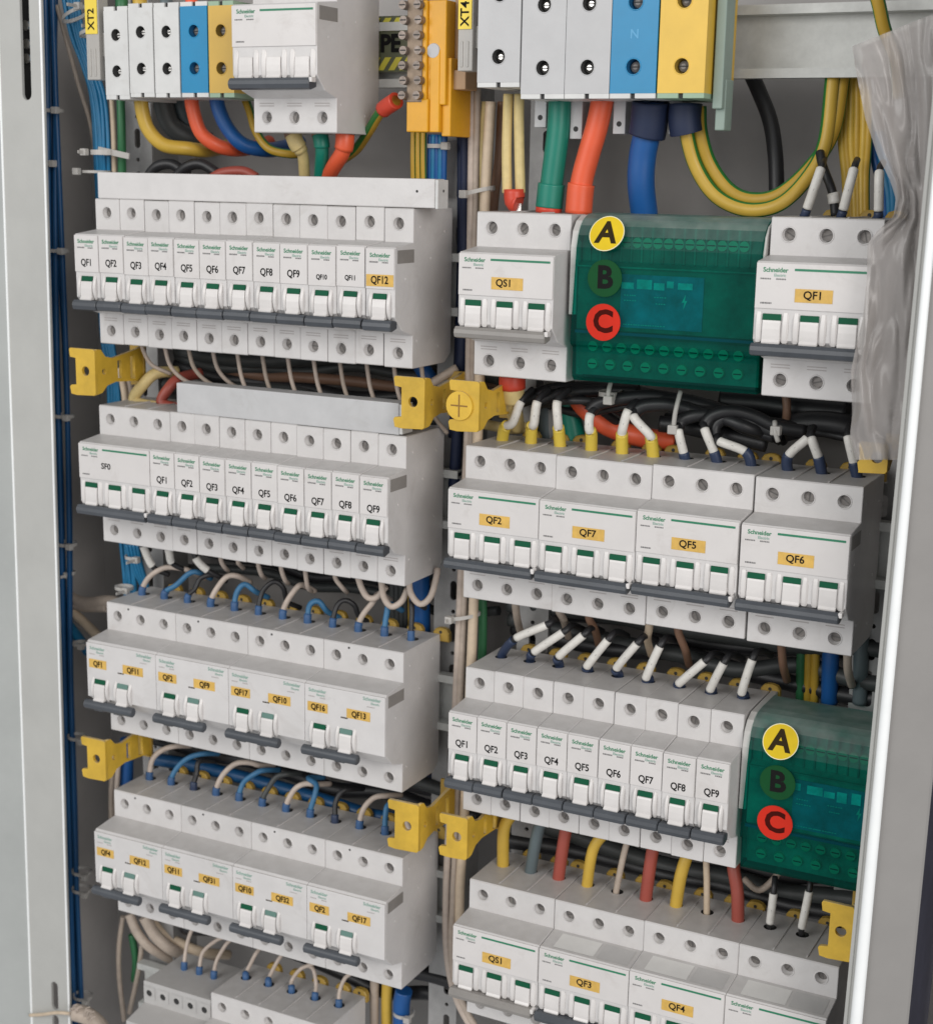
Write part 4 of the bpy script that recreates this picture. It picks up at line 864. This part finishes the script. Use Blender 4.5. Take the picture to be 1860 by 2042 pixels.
# ---- between right rows 1 and 2
ZT2 = -125.7+42.9
GM = 'marked wires entering the second right row'
ft = [(150, 850, 190, 775, 215, 690), (255, 850, 263, 780, 280, 690), (362, 862, 358, 780, 358, 690), (490, 875, 480, 800, 488, 740), (610, 885, 612, 800, 638, 725), (726, 900, 715, 820, 655, 745)]
for i, (x0, y0, x1, y1, x2, y2) in enumerate(ft):
    e = Vector((248.6+i*18, 29, ZT2-3)); p1 = U('D', x0+1, y0-55, 27); p2 = U('D', x1+(2 if i else -8), y1, 25); p3 = U('D', x2, y2, 26); p4 = U('D', x2+45, y2-45, 36)
    wire('%s white-sleeved wire from the left, yellow ferrule, entering the second right row' % ORD[i], 'black', [e, p1, p2, p3, p4], 1.9, GM, ferrule='feryel', marker=((p1-e).length+1.5, (p1-e).length+(p2-p1).length+(p3-p2).length, 2.5), fl=(p1-e).length+2, fr=1.75)
ft2 = [(855, 912, 832, 800, 6), (975, 908, 935, 795, 7), (1100, 905, 990, 845, 8), (1265, 920, 1345, 832, 9), (1385, 930, 1355, 830, 10), (1525, 950, 1500, 825, 11)]
for (x0, y0, x2, y2, i) in ft2:
    e = Vector((248.6+i*18+(1 if i > 8 else 0), 29, ZT2-3)); p1 = U('D', x0, y0-12, 27); p3 = U('D', x2, y2, 26); p4 = U('D', x2+10, y2-35, 40)
    wire('%s white-sleeved wire from the left, navy ferrule, entering the second right row' % ORD[i], 'black', [e, p1, p3, p4], 1.9, GM, ferrule='fernavy', marker=((p1-e).length+.5, (p1-e).length+(p3-p1).length-.5, 2.4), fl=(p1-e).length+1, fr=1.5)
BC = [([(215, 690, 40), (330, 650, 44), (450, 640, 50), (620, 650, 56), (820, 690, 60)], 4, 'black cable bending right directly under QS1, upper'),
      ([(280, 690, 36), (380, 660, 42), (520, 650, 48), (680, 650, 52)], 3.5, 'black cable bending right directly under QS1, lower'),
      ([(485, 735, 30), (520, 700, 32), (620, 680, 34), (740, 672, 38), (900, 700, 46)], 3.6, 'black cable arching over the third and fourth markers under the green block'),
      ([(650, 745, 30), (700, 710, 32), (800, 705, 34), (900, 730, 38), (1000, 740, 44)], 3.6, 'black cable arching right of the fifth marker under the green block'),
      ([(655, 725, 36), (730, 690, 38), (860, 690, 42), (1040, 740, 48), (1200, 790, 50)], 4, 'black cable running behind the arches towards the right tie'),
      ([(830, 800, 30), (850, 765, 32), (920, 745, 34), (1000, 750, 38), (1100, 800, 42), (1210, 830, 42)], 3.4, 'black cable arching from the seventh marker to the right tie'),
      ([(935, 795, 30), (965, 750, 32), (1040, 730, 34), (1130, 750, 38), (1220, 790, 40), (1330, 810, 44)], 3.4, 'black cable arching from the eighth marker to the right tie'),
      ([(975, 840, 32), (985, 780, 34), (1060, 745, 36), (1150, 790, 40), (1240, 830, 42)], 3.2, 'lowest black arch above the ninth marker under the green block'),
      ([(760, 780, 44), (860, 790, 46), (1000, 820, 48), (1180, 860, 50)], 4.5, 'thick black cable lying low behind the arches'),
      ([(1000, 690, 60), (1150, 700, 62), (1300, 720, 62), (1500, 740, 62)], 7, 'thick dark cable under the gap between the green block and QF1'),
      ([(1250, 800, 52), (1350, 780, 54), (1480, 790, 56), (1560, 830, 58)], 7, 'thick dark cable behind the markers at the right end of the second right row')]
rr_ = random.Random(5)
for i in range(9):
    a = rr_.uniform(180, 1150); L_ = rr_.uniform(260, 520); h = rr_.uniform(-25, 25)
    BC.append(([(a, 705+h+a*.05, rr_.uniform(36, 50)), (a+L_*.3, 690+h+a*.06+rr_.uniform(-25, 10), rr_.uniform(34, 50)), (a+L_*.65, 700+h+a*.07+rr_.uniform(-15, 25), rr_.uniform(34, 52)), (a+L_, 740+h+a*.08+rr_.uniform(-10, 30), rr_.uniform(44, 58))], rr_.uniform(1.9, 3.2), 'thin black cable tangled in the bundle under the upper green block'))
for pts, r, lab in BC: wire(lab, 'black', pp('D', *pts), r, 'black cables under the upper green block', 'cable')
wire('thick orange-red cable bending right under the upper green block', 'orange', pp('D', (420, 650, 48), (470, 720, 50), (560, 790, 52), (700, 835, 54), (820, 850, 58)), 5.8, None, 'cable')
wire('teal cable hanging behind the third marker under QS1', 'teal', pp('D', (400, 640, 56), (405, 740, 56), (425, 850, 56)), 6.5, None, 'cable')
wire('dark teal cable just left of the teal one under QS1', 'slate', pp('D', (320, 650, 62), (320, 760, 62), (325, 850, 62)), 5.5, None, 'cable')
wire('cream lug with red collar under the left pole of QS1', 'cream', pp('D', (180, 590, 26), (180, 640, 26), (185, 700, 30), (200, 800, 38)), 4.5, None, 'cable lug', caps=[(0, 7, 7.4, 'redcap'), (7, 14, 6.6, 'cream')])
wire('brown-orange wire hanging between the green block and QF1', 'brown', pp('D', (1255, 660, 46), (1260, 720, 46), (1255, 800, 50)), 2.2)
wire('cream wire crossing behind the yellow ferrules', 'cream', pp('D', (60, 780, 50), (180, 800, 54), (260, 790, 56)), 3)
tie('D', 565, 660, 40, 5, 9, 'upright white cable tie under the left part of the green block', tail=0, hw=3); 
for i, (a, b, c, d, lab) in enumerate(((842, 650, 812, 810, 'long white tie strap hanging under the middle of the green block'), (568, 615, 560, 690, 'short white tie strap right under the green block near the C sticker'), (1212, 770, 1225, 850, 'white tie strap with lock at the right end of the black cables'))):
    P0 = U('D', a, b, 27); P1 = U('D', c, d, 25); t = thing('cable_tie', P0, lab, 'cable tie', 'white cable ties'); m2 = MB(); tube(m2, [Vector((0, 0, 0)), (P1-P0)*.5+Vector((0, -2, 0)), P1-P0], 1.35, n=6); link('strap', m2.mesh('strap', TIE), t)
    m2 = MB(); q = (P1-P0)*(.45 if i == 2 else .95); m2.box(q.x-2.6, q.x+2.6, q.y-2.6, q.y+2, q.z-2.4, q.z+2.4, .6); link('lock_head', m2.mesh('lock_head', TIE), t)

# ---- between right rows 2 and 3
ZT3 = -250.6+42.9
mk = [(195, 45, 320, -10), (265, 100, 385, 18), (362, 118, 465, 28), (474, 155, 562, 45), (590, 163, 676, 60), (706, 200, 765, 68), (836, 222, 943, 130), (958, 246, 1016, 135), (1082, 260, 1128, 120)]
for i, (x0, y0, x1, y1) in enumerate(mk):
    e = Vector((252.1+i*18, 29, ZT3-4)); a = e+Vector((0, 0, 5)); p1 = U('H', x0, y0, 24); p2 = U('H', x1, y1, 24); p3 = U('H', x1+30, y1-25, 34); p4 = U('H', x1+70, y1-10, 50)
    wire('%s long white-sleeved wire from the left entering the nine-breaker row' % ORD[i], 'black', [e, a, p1, p2, p3, p4], 1.9, 'marked wires entering the third right row', ferrule='fernavy', marker=((a-e).length+(p1-a).length+.5, (a-e).length+(p1-a).length+(p2-p1).length-.5, 2.3), fl=(a-e).length+(p1-a).length*.9, fr=1.35)
for i, (a, b, c, d, col, lab) in enumerate(((190, 690, 200, 760, 'tan', 'first'), (360, 705, 385, 770, 'tan', 'second'), (480, 740, 505, 800, 'brown', 'third'), (715, 770, 712, 840, 'beige', 'fourth'), (830, 790, 860, 880, 'brown', 'fifth'), (1235, 840, 1245, 940, 'brown', 'sixth'), (1495, 870, 1500, 960, 'tan', 'seventh'))):
    wire('short pale wire coming out below the second right row, %s from the left' % lab, col, pp('F', (a, b-30, 28), (a+3, b+20, 30), (c, d, 38), (c+15, d+60, 55)), 2.2, 'wires below the second right row')
for (x, col, r, lab) in ((1320, 'green', 2.6, 'green wire dropping at the lower right behind the second right row'), (1350, 'ochre', 2.4, 'yellow-green wire dropping at the lower right behind the second right row'), (1375, 'ochre', 2.4, 'second yellow-green wire dropping behind the second right row'), (1435, 'blue', 4.6, 'thick blue cable dropping at the lower right behind the second right row'), (1555, 'slate', 4, 'grey-green cable dropping near the right frame')):
    wire(lab, col, pp('F', (x, 820, 60), (x-4, 930, 60), (x-8, 1090, 62)), r, None, 'wire' if r < 4 else 'cable')
# ---- between right rows 3 and 4
ZT4 = -380+42.9
big = [(0, 'yellow', [(118, 170), (150, 95), (205, 30), (255, 15)], 3.9, 'thick yellow wire'), (1, 'slate', [(265, 190), (285, 100), (330, 20)], 4.3, 'thick slate grey wire'), (2, 'red', [(360, 230), (385, 140), (412, 20)], 3.9, 'thick red wire'),
       (3, 'yellow', [(470, 270), (500, 180), (560, 110), (610, 90)], 3.2, 'second yellow wire'), (4, 'tan', [(588, 300), (615, 220), (640, 130)], 1.8, 'thin grey-brown wire'), (5, 'red', [(700, 330), (725, 230), (745, 130)], 4.2, 'second thick red wire'),
       (6, 'yellow', [(825, 370), (845, 280), (880, 190), (930, 170)], 3.5, 'third yellow wire'), (7, 'beige', [(942, 400), (945, 320), (945, 200)], 1.8, 'thin cream wire'), (8, 'red', [(1068, 430), (1065, 350), (1050, 240)], 3.6, 'third red wire')]
for i, col, P_, r, lab in big:
    e = Vector((256.1+i*18, 29, ZT4-5))
    wire('%s entering the %s terminal from the left of the lowest right row' % (lab, ORD[i]), col, [e, e+Vector((0, 0, 6))]+[U('J', a, b, 29+k*3) for k, (a, b) in enumerate(P_[1:])]+[U('J', P_[-1][0]+30, P_[-1][1]-70, 46)], min(r, 3.55), 'thick wires entering the lowest right row')
for i, (x0, y0, x1, y1) in ((9, (1193, 470, 1208, 352)), (10, (1318, 490, 1348, 345))):
    e = Vector((256.1+i*18, 29, ZT4-4)); p1 = U('J', x0, y0+5, 26); p2 = U('J', x1, y1, 25); p3 = U('J', x1+6, y1-60, 30)
    wire('black wire with white marker, %s from the left into the lowest right row' % ORD[i], 'black', [e, e+Vector((0, 0, 5)), p1, p2, p3], 1.6, 'marked wires below the lower green block', marker=(5+(p1-e).length-4, (p1-e).length+(p2-p1).length, 2.2))
wire('grey-beige wire looping under the lower green block', 'tan', pp('J', (1090, 300, 48), (1150, 345, 46), (1210, 300, 48), (1240, 250, 52)), 1.9)

# ---- between left rows 1 and 2: thin white wires hanging from the top row
for i in range(12):
    x = 12+i*18; e = Vector((i*18, 27, -40)); dx = -5+i*1.2
    P_ = [e, e+Vector((.5, .5, -7)), e+Vector((2.5, 3, -18)), e+Vector((8, 10, -27)), e+Vector((17, 22, -33))] if i < 4 else [e, e+Vector((.5, .5, -8)), e+Vector((2.5, 2, -22)), e+Vector((6, 6, -34)), e+Vector((10, 14, -44))]
    if i in (0,): P_ = [e, e+Vector((1, .5, -8)), e+Vector((5, 4, -18)), e+Vector((14, 12, -24))]
    wire('thin off-white wire hanging from the bottom of the top left breaker %s' % ('QF%d' % (i+1)), 'white' if i % 3 != 2 else 'tan', P_, 1.25, 'thin wires hanging from the top left row')
wire('cream yellow cable entering the top of SF0', 'cream', [Vector((-2.8+18, 29, -84))]+pp('C', (530, 690, 28), (570, 620, 30), (620, 580, 36), (700, 575, 48)), 3.6, 'cables entering SF0', 'cable')
wire('dark red cable entering the top of SF0', 'red', [Vector((-2.8+36, 31, -84))]+pp('C', (640, 700, 29), (665, 640, 32), (710, 600, 40), (790, 580, 54)), 3.4, 'cables entering SF0', 'cable')
wire('blue cable behind the right bracket under the top left row', 'blue', pp('C', (1650, 540, 56), (1680, 590, 56), (1720, 650, 58)), 5, None, 'cable')
wire('tan wire slanting over the right bracket of the second left row', 'tan', pp('C', (1800, 560, 40), (1750, 590, 36), (1700, 620, 34)), 2.6)

# ---- between left rows 2 and 3
ZL3 = -249.6+42.9
cols = ['white', 'sblue', 'black']
cur = [[(592, 590), (650, 557), (715, 560), (760, 575)], [(695, 625), (745, 580), (780, 575)], [(768, 640), (790, 600), (840, 585)], [(860, 630), (895, 592), (935, 590)], [(935, 650), (965, 622), (1005, 650)], [(1035, 650), (1078, 612), (1115, 635), (1132, 690)],
       [(1130, 690), (1165, 640), (1190, 625)], [(1222, 700), (1255, 690), (1290, 730)], [(1328, 705), (1358, 685), (1395, 705), (1415, 750)], [(1430, 740), (1470, 690), (1490, 660)], [(1522, 740), (1535, 700)], [(1622, 730), (1625, 690)]]
GL3 = 'wires with blue ferrules entering the third left row'
for i in range(12):
    e = Vector((-4.5+i*18, 27, ZL3-4)); c = cols[i % 3]; nm = {'white': 'off-white', 'sblue': 'light blue', 'black': 'black'}[c]
    P_ = [e, e+Vector((0, 0, 8))]+[U('E', a, b, 27+3.5*(k+1)) for k, (a, b) in enumerate(cur[i])]
    P_.append(P_[-1]+Vector((3, 10, -6)))
    wire('%s wire with blue ferrule, %s from the left into the third left row' % (nm, ORD[i]), c, P_, 1.75 if c != 'black' else 1.6, GL3, ferrule='ferblue', fl=9.5, fr=1.4)
loops = [[(1408, 590), (1425, 640), (1450, 675), (1485, 672), (1520, 630)], [(1500, 600), (1510, 670), (1540, 710), (1580, 690), (1605, 640)], [(1608, 600), (1618, 660), (1655, 700), (1695, 670), (1718, 590), (1722, 560)]]
for i, P_ in enumerate(loops):
    wire('%s from the left of three pale loops under the second left row' % ORD[i], 'white', [U('E', a, b, 24+2*k) for k, (a, b) in enumerate(P_)], 1.9, 'wire loops under the second left row')
for i, (a, b, c, d) in enumerate(((868, 515, 885, 555), (935, 520, 945, 545), (1015, 535, 1030, 585), (1105, 550, 1122, 605), (1200, 565, 1212, 635), (1318, 585, 1352, 640))):
    wire('short off-white wire end under the second left row, %s of the six from the left' % ORD[i], 'white', pp('E', (a, b-20, 27), (a+3, b+15, 28), (c, d, 32), (c+14, d+14, 42)), 1.4, 'short wires under the second left row')
for i, (a, b, c, d) in enumerate(((568, 480, 605, 555), (665, 490, 680, 540), (775, 525, 825, 572))):
    P0, P1 = U('E', a, b, 28), U('E', c, d, 32)
    wire('dark wire with grey-white marker under SF0, %s of three from the left' % ORD[i], 'black', [P0+Vector((-4, 0, 10)), P0, P1, P1+Vector((6, 8, -6))], 1.7, 'marked wires under SF0', marker=(9.5, 9.5+(P1-P0).length, 2.5))
for i in range(5):
    wire('olive grey wire dropping behind the right wire loops', 'ochre' if i == 4 else 'dgrey', pp('E', (1545+i*18, 600, 66), (1545+i*18, 700, 66), (1548+i*18, 850, 66)), 1.9, 'wires behind the loops')
wire('thick blue cable behind the rightmost wire loop', 'blue', pp('E', (1650, 560, 58), (1650, 660, 58), (1655, 830, 60)), 6.5, None, 'cable')
wire('upper thick tan cable leaving left beside the third left row', 'tan', pp('E', (180, 640, 66), (250, 660, 62), (330, 695, 56), (440, 690, 50), (520, 730, 46)), 4.2, 'tan cables at the left of the third row', 'cable')
wire('second tan cable beside the third left row', 'tan', pp('E', (180, 670, 64), (250, 690, 60), (330, 710, 56), (430, 712, 50)), 3.6, 'tan cables at the left of the third row', 'cable')
wire('lower tan cable sloping down beside the third left row', 'beige', pp('E', (200, 700, 62), (270, 720, 58), (340, 780, 54), (410, 850, 50)), 3.3, 'tan cables at the left of the third row', 'cable')
wire('light blue cable sloping down at the left of the third left row', 'lblue', pp('E', (200, 720, 66), (250, 760, 62), (300, 820, 60), (350, 890, 58)), 3.6, None, 'cable')
tie('E', 262, 575, 52, 6, 5, 'white-grey cable tie head above the tan cables at left', tail=5); tie('E', 318, 855, 50, 5, 5, 'round white cable tie head left of the third left row', tail=0)

# ---- between left rows 3 and 4
ZL4 = -376.1+42.9
cur4 = [('white', [(602, 520), (640, 485), (690, 470)]), ('sblue', [(702, 550), (745, 515), (800, 500)]), ('black', [(775, 580), (785, 530)]), ('white', [(880, 580), (930, 538), (985, 535), (1020, 545)]), ('sblue', [(962, 610), (1010, 575), (1040, 565)]), ('dgrey', [(1060, 630), (1090, 590), (1130, 580)]),
        ('white', [(1160, 640), (1200, 618), (1240, 620)]), ('sblue', [(1240, 660), (1245, 620), (1215, 595)]), ('black', [(1322, 690), (1345, 650), (1370, 640)]), ('white', [(1435, 710), (1475, 672), (1520, 665)]), ('sblue', [(1518, 740), (1530, 700)]), ('white', [(1600, 760), (1610, 720)])]
for i, (c, cv) in enumerate(cur4):
    e = Vector((-3.3+i*18, 27, ZL4-4)); nm = {'white': 'off-white', 'sblue': 'light blue', 'black': 'black', 'dgrey': 'dark grey', 'green': 'dark green'}[c]
    P_ = [e, e+Vector((0, 0, 8))]+[U('G', a, b, 27+3.5*(k+1)) for k, (a, b) in enumerate(cv)]; P_.append(P_[-1]+Vector((4, 12, -3)))
    wire('%s wire with blue ferrule, %s from the left into the fourth left row' % (nm, ORD[i]), c, P_, 1.75, 'wires with blue ferrules entering the fourth left row', ferrule='ferblue' if c != 'black' else 'fernavy', fl=9, fr=1.4)
wire('off-white wire running down left of the fourth left row, outer', 'tan', pp('G', (452, 500, 50), (440, 640, 50), (440, 760, 50)), 2.0, 'pale wires left of the fourth row')
wire('off-white wire running down left of the fourth left row, inner', 'white', pp('G', (470, 500, 48), (460, 640, 48), (460, 760, 50)), 1.8, 'pale wires left of the fourth row')
wire('blue cable behind the left bracket of the fourth left row', 'blue', pp('G', (500, 440, 56), (500, 600, 56), (490, 680, 58)), 4.5, None, 'cable')
# ---- below left row 4
ZL5 = -459
lw = [(-1, 728, 630, [(735, 570), (755, 505)]), (-1, 785, 650, [(800, 590), (850, 545), (900, 520)]), (-1, 845, 665, [(855, 620), (890, 560), (910, 540)]), (0, 965, 705, [(970, 670), (1005, 600), (1020, 580)]), (1, 1052, 730, [(1060, 690), (1090, 630), (1110, 600)]), (2, 1142, 755, [(1150, 700), (1185, 655), (1240, 630)]), (3, 1240, 780, [(1245, 720), (1235, 660), (1215, 635)]), (4, 1330, 800, [(1338, 740), (1360, 690), (1400, 660)])]
for k, (i, a, b, cv) in enumerate(lw):
    e = Vector((71.5+i*18, 27, ZL5-4)) if i >= 0 else Vector(((22, 34.6, 46.5)[k], 26, -468))
    P_ = [e, e+Vector((0, 0, 7))]+[U('I', a_, b_, 28+3*(j+1)) for j, (a_, b_) in enumerate(cv)]; P_.append(P_[-1]+Vector((3, 8, 8)))
    wire('thin off-white wire with blue ferrule, %s from the left into the lowest left row' % ORD[k], 'white', P_, 1.3, 'wires with blue ferrules entering the lowest left row', ferrule='ferblue', fl=8.5, fr=1.75)
for lab, col, P_, r_ in (('outer beige wire bowing down left of the lowest left row', 'tan', [(485, 450, 50), (470, 560, 50), (470, 680, 50), (490, 860, 50)], 1.8), ('green-grey wire beside the outer beige one at lower left', 'green', [(520, 520, 56), (535, 620, 56), (530, 700, 58)], 2.6), ('second beige wire dropping to the lowest left row', 'tan', [(560, 560, 52), (550, 640, 52), (535, 720, 52), (510, 830, 52)], 1.8),
                         ('thick pale cable curving down to the right below the fourth left row', 'tan', [(510, 440, 44), (540, 510, 44), (590, 570, 46), (680, 620, 60), (760, 640, 84)], 3.4), ('second thick pale cable curving below the fourth left row', 'tan', [(570, 450, 46), (610, 520, 48), (670, 575, 52), (740, 600, 66), (830, 620, 90)], 4.2), ('third pale cable in the curved group below the fourth left row', 'beige', [(600, 470, 56), (650, 520, 58), (720, 560, 62), (800, 590, 70), (900, 600, 90)], 3.6)):
    wire(lab, col, pp('I', *P_), r_, 'pale wires at the lower left', 'wire' if r_ < 3 else 'cable')
wire('yellow cable standing right of the lowest left row', 'yellow', pp('I', (1525, 700, 54), (1522, 790, 54), (1522, 900, 54)), 3.6, None, 'cable')
wire('beige cable standing just left of the yellow one at the bottom', 'tan', pp('I', (1475, 690, 54), (1474, 790, 54), (1474, 900, 54)), 3.0, None, 'cable')
wire('thick blue cable with white tie at the bottom between the columns', 'blue', pp('I', (1590, 740, 52), (1580, 800, 52), (1582, 900, 52)), 5.6, None, 'cable')
tie('I', 1590, 828, 52, 6.4, 6.4, 'white cable tie on the thick blue cable at the bottom between the columns', tail=0)
# frayed sleeve tied to the frame at lower left
t = thing('braided_sleeve', U('I', 310, 850, 4), 'frayed tan braided sleeve tied to the frame slot at the lower left corner', 'cable sleeve'); mb = MB()
tube(mb, [Vector((-3, 0, 4)), Vector((8, 2, 2)), Vector((16, 6, -8)), Vector((20, 10, -26))], 6.0, n=14); link('sleeve', mb.mesh('sleeve', WC['tan']), t)
mb = MB()
for k in range(26):
    a = random.uniform(-6, 14); b = random.uniform(-2, 5); L_ = random.uniform(4, 8); tube(mb, [Vector((a, -3+random.uniform(-2, 2), b+3)), Vector((a+L_*.3, -4, b+3+L_*.6)), Vector((a+L_*.75, -4, b+2+L_))], .28, n=5)
link('frayed_strand', mb.mesh('frayed_strand', WC['white']), t)
wire('beige cord tied through the frame slot at the lower left corner', 'beige', pp('I', (120, 838, 4), (170, 835, 3), (225, 828, 2), (280, 832, 3)), 1.2, None, 'cord')

# ------------------------------------------------------------------ crumpled plastic bag
def bag():
    L_ = [(1677, 91), (1681, 122), (1687, 157), (1702, 233), (1726, 306), (1751, 355), (1762, 392), (1758, 425), (1726, 455), (1706, 480), (1706, 542), (1697, 628), (1685, 677), (1674, 730), (1677, 811), (1672, 858), (1684, 905)]
    R_ = [(1850, 22), (1850, 90), (1849, 150), (1848, 220), (1842, 300), (1840, 350), (1838, 400), (1835, 430), (1832, 455), (1830, 490), (1826, 545), (1820, 628), (1814, 677), (1808, 740), (1800, 811), (1795, 860), (1785, 905)]
    mb = MB(); nr, nc = 90, 44; vs = []
    import mathutils
    for i in range(nr+1):
        f_ = i/nr*(len(L_)-1); k = min(int(f_), len(L_)-2); q = f_-k
        l = (L_[k][0]*(1-q)+L_[k+1][0]*q, L_[k][1]*(1-q)+L_[k+1][1]*q); r_ = (R_[k][0]*(1-q)+R_[k+1][0]*q, R_[k][1]*(1-q)+R_[k+1][1]*q)
        for j in range(nc+1):
            t_ = j/nc; a = l[0]*(1-t_)+r_[0]*t_; b = l[1]*(1-t_)+r_[1]*t_
            A_ = i/nr; V_ = mathutils.noise.noise
            w1 = V_(Vector((t_*2+3, A_*5, .5)))*.5
            ns = V_(Vector((t_*1.8+w1, A_*4.2-t_*1.1, 1.3)))*9
            ns -= abs(V_(Vector((t_*4+A_*2.5+w1*2, A_*8-t_*3, 4.7))))*8
            ns += V_(Vector((t_*7-A_*6, A_*15+t_*5, 8.1)))*.8
            y = -31+ns*.8
            vs.append(U('P', a+random.uniform(-.3, .3), b, y))
    fs = [(i*(nc+1)+j, i*(nc+1)+j+1, (i+1)*(nc+1)+j+1, (i+1)*(nc+1)+j) for i in range(nr) for j in range(nc)]
    P0 = vs[0]; mb.add([v-P0 for v in vs], fs, 0, True)
    back = [v-P0+Vector((2, 6+2.5*math.sin(n_*.013), 0)) for n_, v in enumerate(vs)]; mb.add(back, fs, 0, True)
    m = bpy.data.materials.new('milky_plastic_film'); m.use_nodes = True; nt = m.node_tree; N = nt.nodes; Lk = nt.links; b = N['Principled BSDF']
    b.inputs['Base Color'].default_value = (0.37, 0.345, 0.33, 1); b.inputs['Roughness'].default_value = .26; b.inputs['Subsurface Weight'].default_value = 0
    tr = N.new('ShaderNodeBsdfTransparent'); ms = N.new('ShaderNodeMixShader'); lw_ = N.new('ShaderNodeLayerWeight'); lw_.inputs[0].default_value = .35
    mr = N.new('ShaderNodeMapRange'); mr.inputs[3].default_value = .6; mr.inputs[4].default_value = .95; Lk.new(lw_.outputs['Facing'], mr.inputs[0])
    Lk.new(mr.outputs[0], ms.inputs[0]); Lk.new(tr.outputs[0], ms.inputs[1]); Lk.new(b.outputs[0], ms.inputs[2]); Lk.new(ms.outputs[0], N['Material Output'].inputs[0])
    me = mb.mesh('plastic_bag', m); o = link('plastic_bag', me, None, P0); tag(o, 'crumpled milky clear plastic bag hanging in front of the upper right QF1', 'plastic bag')
bag()

# ------------------------------------------------------------------ long cables lying deep in the gaps between the rows
def deep(x0, x1, z0, z1, n, cols_, r0, label, group, ya=58, yb=86):
    for i in range(n):
        z = z0+(z1-z0)*(i+.5)/n; y = random.uniform(ya, yb); P_ = []; m_ = 7
        for k in range(m_+1): P_.append(Vector((x0+(x1-x0)*k/m_, y+random.uniform(-4, 4), z+random.uniform(-3.5, 3.5)+3*math.sin(k*.9+i))))
        wire(label, cols_[i % len(cols_)], P_, r0*random.uniform(.75, 1.15), group, 'cable')
deep(-12, 225, -78, -44, 6, ['dgrey', 'black', 'brown', 'dgrey'], 4.2, 'dark cable lying deep behind the short grey busbar cover', 'cables behind the short busbar cover')
deep(-20, 222, -205, -168, 5, ['dgrey', 'black', 'slate'], 3.8, 'dark cable lying deep between the second and third left rows', 'deep cables between left rows two and three', 74, 96)
deep(240, 486, -208, -168, 6, ['black', 'dgrey', 'black', 'dgrey'], 5.0, 'dark cable lying behind the long white markers of the nine-breaker row', 'dark cables behind the nine-breaker row')
deep(245, 486, -338, -298, 6, ['black', 'dgrey', 'black'], 5.5, 'dark cable in the shaded gap above the lowest right row', 'dark cables above the lowest right row', 54, 80)
deep(-5, 222, -460, -428, 5, ['black', 'dgrey'], 5.0, 'dark cable lying in the shade above the lowest left row', 'dark cables above the lowest left row')
deep(-20, 222, -334, -300, 6, ['dblue', 'black', 'dblue', 'black', 'dgrey', 'navy'], 4.4, 'dark or blue cable lying in the shade between the third and fourth left rows', 'cables between left rows three and four', 48, 78)
